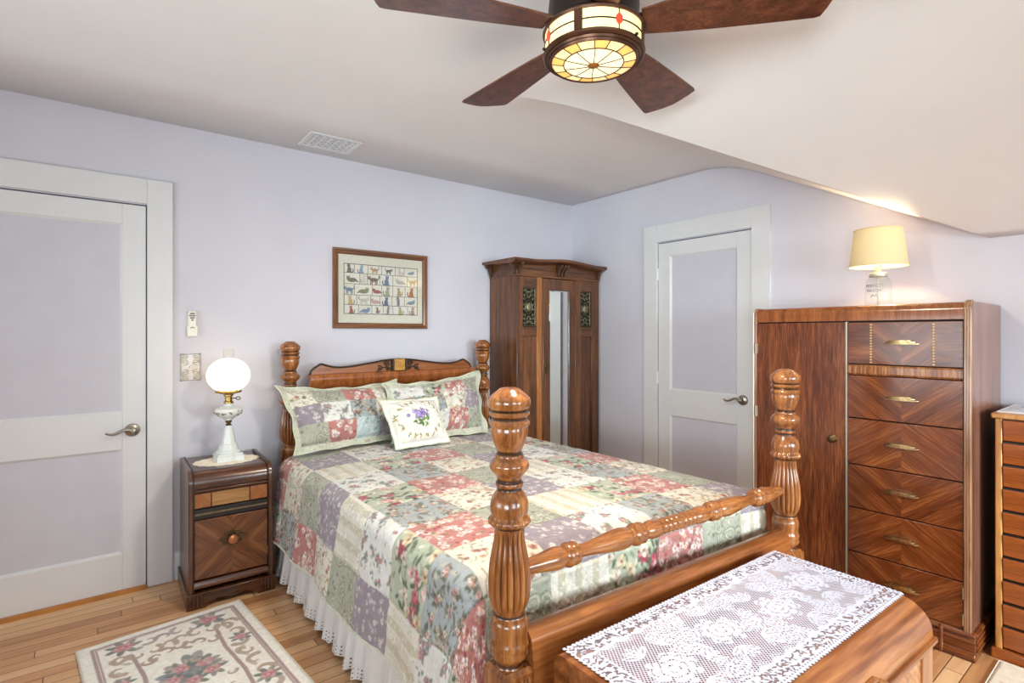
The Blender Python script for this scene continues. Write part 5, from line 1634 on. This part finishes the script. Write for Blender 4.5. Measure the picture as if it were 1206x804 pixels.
b.build('blade_iron', brzd, bl, bevel=.001)
bl.location = (0, 0, zbl); bl.rotation_euler = (0, 0, math.radians(87))
for k in range(1, 5):
    c = copy_tree(bl, fan); c.rotation_euler = (0, 0, math.radians(87 + 72 * k))
fl_ = bpy.data.lights.new('fan_light', 'AREA'); fl_.shape = 'DISK'; fl_.size = .20; fl_.energy = 30; fl_.color = (1, .90, .76)
fo_ = bpy.data.objects.new('fan_light', fl_); COL.objects.link(fo_); fo_.parent = fan; fo_.location = (0, 0, dome(0) - .012)

# ------------------------------------------------------------------ jar lamp on the chifforobe
jl = thing('jar_lamp', 'lit glass jar table lamp with cream linen drum shade on the tall walnut chest', 'table lamp', (3.135, 1.000, 1.4855))
gj = glass('jar_glass', (248, 251, 251), .015, .12)
b = MB(); ro = [(.0, .002), (.046, .0), (.055, .006), (.057, .016), (.057, .105), (.055, .122), (.047, .140), (.040, .150), (.037, .156), (.037, .172)]
b.lathe(ro, 48, caps=False); jar = b.build('jar', gj, jl)


def text_mesh(s, size):
    cu = bpy.data.curves.new('jar_letters', 'FONT'); cu.body = s; cu.size = size; cu.align_x = 'CENTER'; cu.extrude = .0012
    o = bpy.data.objects.new('jar_letters', cu); COL.objects.link(o)
    bpy.context.view_layer.update()
    dg = bpy.context.evaluated_depsgraph_get()
    me = bpy.data.meshes.new_from_object(o.evaluated_get(dg))
    vs = [tuple(v.co) for v in me.vertices]; fs = [tuple(p.vertices) for p in me.polygons]
    bpy.data.objects.remove(o); bpy.data.meshes.remove(me); bpy.data.curves.remove(cu)
    return vs, fs


b = MB()
for s, z, size in (('PERFECT', .098, .021), ('MASON', .074, .021), ('JAR', .050, .020)):
    vs, fs = text_mesh(s, size)
    ac = math.radians(180)
    b.add([((.0572 + p[2] + .0008) * math.cos(ac + p[0] / .057), (.0572 + p[2] + .0008) * math.sin(ac + p[0] / .057), z + p[1]) for p in vs], fs)
b.build('embossed_lettering', plain('embossed_glass_relief', (140, 148, 152), .25), jar)
b = MB(); b.lathe([(.0385, .152), (.0395, .154), (.0395, .170), (.037, .173), (.012, .174), (.012, .176)], 40); b.build('zinc_lid', plain('zinc_lid_metal', (176, 180, 166), .35, metal=.6), jl)
b = MB(); b.lathe([(.010, .174), (.014, .176), (.014, .200), (.010, .204)], 20); b.tube([(0, 0, .172), (0, 0, .004)], .004, 8); b.tube([(0, 0, .01), (.02, 0, .006), (.052, 0, .010)], .003, 6); b.build('socket_and_cord', plain('clear_socket', (214, 204, 178), .4), jl)
b = MB(); b.ell((0, 0, .250), (.028, .028, .036), 20, 14); b.build('bulb', emis('lit_bulb', (255, 226, 170), 4), jl)
m, nt, b_, out = mat('cream_linen_shade')
tl = nd(nt, 'ShaderNodeBsdfTranslucent'); tl.inputs[0].default_value = lin4((246, 224, 176))
b_.inputs['Base Color'].default_value = lin4((216, 198, 156)); b_.inputs['Roughness'].default_value = .9
tcs = nd(nt, 'ShaderNodeTexCoord'); nz = nd(nt, 'ShaderNodeTexNoise', Scale=260.0); nt.links.new(tcs.outputs['Object'], nz.inputs[0])
bp = nd(nt, 'ShaderNodeBump', Strength=.3, Distance=.001); nt.links.new(nz.outputs[0], bp.inputs['Height']); nt.links.new(bp.outputs[0], b_.inputs['Normal'])
mx = nd(nt, 'ShaderNodeMixShader'); mx.inputs[0].default_value = .017
nt.links.new(b_.outputs[0], mx.inputs[1]); nt.links.new(tl.outputs[0], mx.inputs[2]); nt.links.new(mx.outputs[0], out.inputs[0])
b = MB(); b.lathe([(.127, .205), (.1035, .392)], 64, caps=False); sh = b.build('lamp_shade', m, jl)
lb_ = plain('linen_shade_binding', (206, 192, 150), .9)
for r_, z in ((.1275, .206), (.104, .391)):
    b = MB(); b.tube([(r_ * math.cos(a), r_ * math.sin(a), z) for a in [2 * math.pi * k / 64 for k in range(64)]], .0022, 6, closed=True)
    b.build('shade_trim', lb_, sh)
b = MB()
for k in range(3):
    a = k * 2 * math.pi / 3; b.tube([(.012 * math.cos(a), .012 * math.sin(a), .37), (.103 * math.cos(a), .103 * math.sin(a), .388)], .0018, 5)
    b.tube([(.014 * math.cos(a), .014 * math.sin(a), .20), (.036 * math.cos(a), .036 * math.sin(a), .25), (.030 * math.cos(a), .030 * math.sin(a), .33), (.010 * math.cos(a), .010 * math.sin(a), .37)], .0018, 5)
b.build('shade_frame', M['brass'], sh)
jp = bpy.data.lights.new('jar_bulb', 'POINT'); jp.energy = 9; jp.color = (1, .78, .50); jp.shadow_soft_size = .03
jo = bpy.data.objects.new('jar_bulb', jp); COL.objects.link(jo); jo.parent = jl; jo.location = (0, 0, .292)

# ------------------------------------------------------------------ rugs
def rug_mesh(name, label, canvas, loc, rz, thick=.009):
    root = thing(name, label, 'rug', loc, rz)
    ny, nx_ = canvas.a.shape[:2]; w, h = (nx_ - 1) * canvas.res, (ny - 1) * canvas.res
    X = np.linspace(-w / 2, w / 2, nx_)[None]; Y = np.linspace(h / 2, -h / 2, ny)[:, None]
    rng = np.random.default_rng(3)
    e = np.minimum(np.minimum(w / 2 - np.abs(X), h / 2 - np.abs(Y)) / .012, 1)
    lum = canvas.a.mean(-1)
    z = thick * np.clip(e, 0, 1) ** .5 + .0016 * noise2(ny, nx_, 4, rng) + .0035 * (lum - .8)
    z = np.where(e <= 0, .0005, z)
    pos = np.stack([X + 0 * Y, Y + 0 * X, z], -1)
    n_ = noise2(ny, nx_, 3, rng)[..., None]
    sheet('pile', pos, canvas.a * (.95 + .07 * n_), M['rug'], root)
    b = MB(); b.tube([(-w / 2, -h / 2, .004), (w / 2, -h / 2, .004), (w / 2, h / 2, .004), (-w / 2, h / 2, .004)], .004, 6, closed=True); b.build('bound_edge', plain('rug_edge_binding', (214, 206, 190), .9), root)
    return root


M['rug'] = painted('carved_wool_pile', .95, .4, 220, sheen=.3)
RW, RH = .645, 1.15
rg = Canvas(RW, RH, .0035, (250, 245, 235)); rnd = random.Random(14)
MV, TP, GR, PK, GL = (176, 150, 148), (190, 168, 150), (150, 146, 144), (206, 150, 150), (128, 136, 130)
def line(pts, w, c): rg.stroke(pts, w, c)
for e0, wd in ((.048, .0055), (.060, .0030)):
    line([(e0, e0), (RW - e0, e0), (RW - e0, RH - e0), (e0, RH - e0), (e0, e0)], wd, MV)
e1 = .178
line([(e1, e1 + .02), (RW - e1, e1 + .02)], .0055, MV) if False else None
def scroll(x, y, s, rot, c, fl=1):
    p = []
    for k in range(20):
        t = k / 19; a = rot + fl * (t * 4.2); r = s * (1 - .72 * t)
        p.append((x + r * math.cos(a), y + r * math.sin(a)))
    rg.stroke(p, s * .34, c, .95, True)
# zig-zag inner border with scrolls
for x in (.165, RW - .165):
    line([(x, .20), (x + (.012 if x < .3 else -.012), .40), (x, .62), (x + (.012 if x < .3 else -.012), .80), (x, 1.0)], .0075, MV)
for k in range(9):
    y = .20 + k * .095
    for sx_, x in ((1, .112), (-1, RW - .112)):
        scroll(x, y, .040, k * 1.3, TP if k % 2 else (190, 172, 158), sx_)
        rg.leaf(x + sx_ * .01, y + .045, .045, rnd.uniform(0, 6.3), (198, 184, 172))
for k in range(8):
    x = .13 + k * .055
    scroll(x, .120 + .012 * (k % 2), .033, k * 1.1, (178, 162, 168) if k % 2 else (188, 176, 170), 1 if k % 2 else -1)
    scroll(x, .205 + .014 * math.sin(k), .034, k * 1.7 + 2, TP, -1 if k % 2 else 1)
for k in range(7):
    scroll(.20 + k * .04, .255 + .045 * abs(k - 3) / 3, .031, k * 2.0, (182, 160, 146), 1)
def rug_rose(x, y, r):
    for k in range(7): rg.leaf(x, y, r * 2.0, k * .9 + rnd.uniform(-.2, .2), rnd.choice([GL, (146, 146, 142), (112, 122, 118)]))
    for k in range(6):
        a = k * 1.047
        rg.ell(x + r * .6 * math.cos(a), y + r * .5 * math.sin(a), r * .55, r * .42, a, (214, 168, 166) if k % 2 else (198, 138, 142))
    rg.ell(x, y, r * .5, r * .42, 0, (190, 122, 130)); rg.ell(x - r * .1, y, r * .25, r * .2, 0, (222, 184, 180))
for (x, y, r) in ((RW - .170, .108, .036), (.150, .110, .034), (RW - .105, .36, .024), (.105, .40, .024), (RW - .11, .72, .028), (.11, .78, .028), (RW / 2, .98, .036)): rug_rose(x, y, r)
# centre medallion
for k in range(11): rg.leaf(RW / 2 + rnd.uniform(-.02, .02), .46 + rnd.uniform(-.02, .03), .12, k * .571, rnd.choice([GL, (158, 156, 154), (140, 146, 150)]))
for k in range(5): rug_rose(RW / 2 + .07 * math.cos(k * 1.26 + .5), .50 + .06 * math.sin(k * 1.26 + .5), .030)
for k in range(14): scroll(RW / 2 + .11 * math.cos(k * .45), .60 + .20 * math.sin(k * .45), .022, k * 1.2, (190, 172, 158), 1)
rra = math.atan2(2.99 - 2.874, .579 + .056)
rotc = rra * .55
ox_, oy_ = .583, 2.985      # far right corner
cx2 = ox_ - (RW / 2 * math.cos(rotc) - RH / 2 * math.sin(rotc)); cy2 = oy_ - (RW / 2 * math.sin(rotc) + RH / 2 * math.cos(rotc))
rug_mesh('area_rug', 'cream carved wool rug with mauve scroll border on oak boards before the nightstand', rg, (cx2, cy2, .0005), rotc)
r2 = Canvas(1.0, 1.3, .006, (222, 204, 180)); rnd = random.Random(4)
for _ in range(420): r2.ell(rnd.uniform(0, 1), rnd.uniform(0, 1.3), rnd.uniform(.004, .012), .006, rnd.uniform(0, 3), rnd.choice([(190, 140, 120), (206, 176, 150), (170, 110, 92), (232, 218, 198)]), .8)
rug_mesh('flecked_rug', 'corner of a flecked beige and rust rug in front of the narrow drawer chest', r2, (2.44, -.145, .0005), 0)
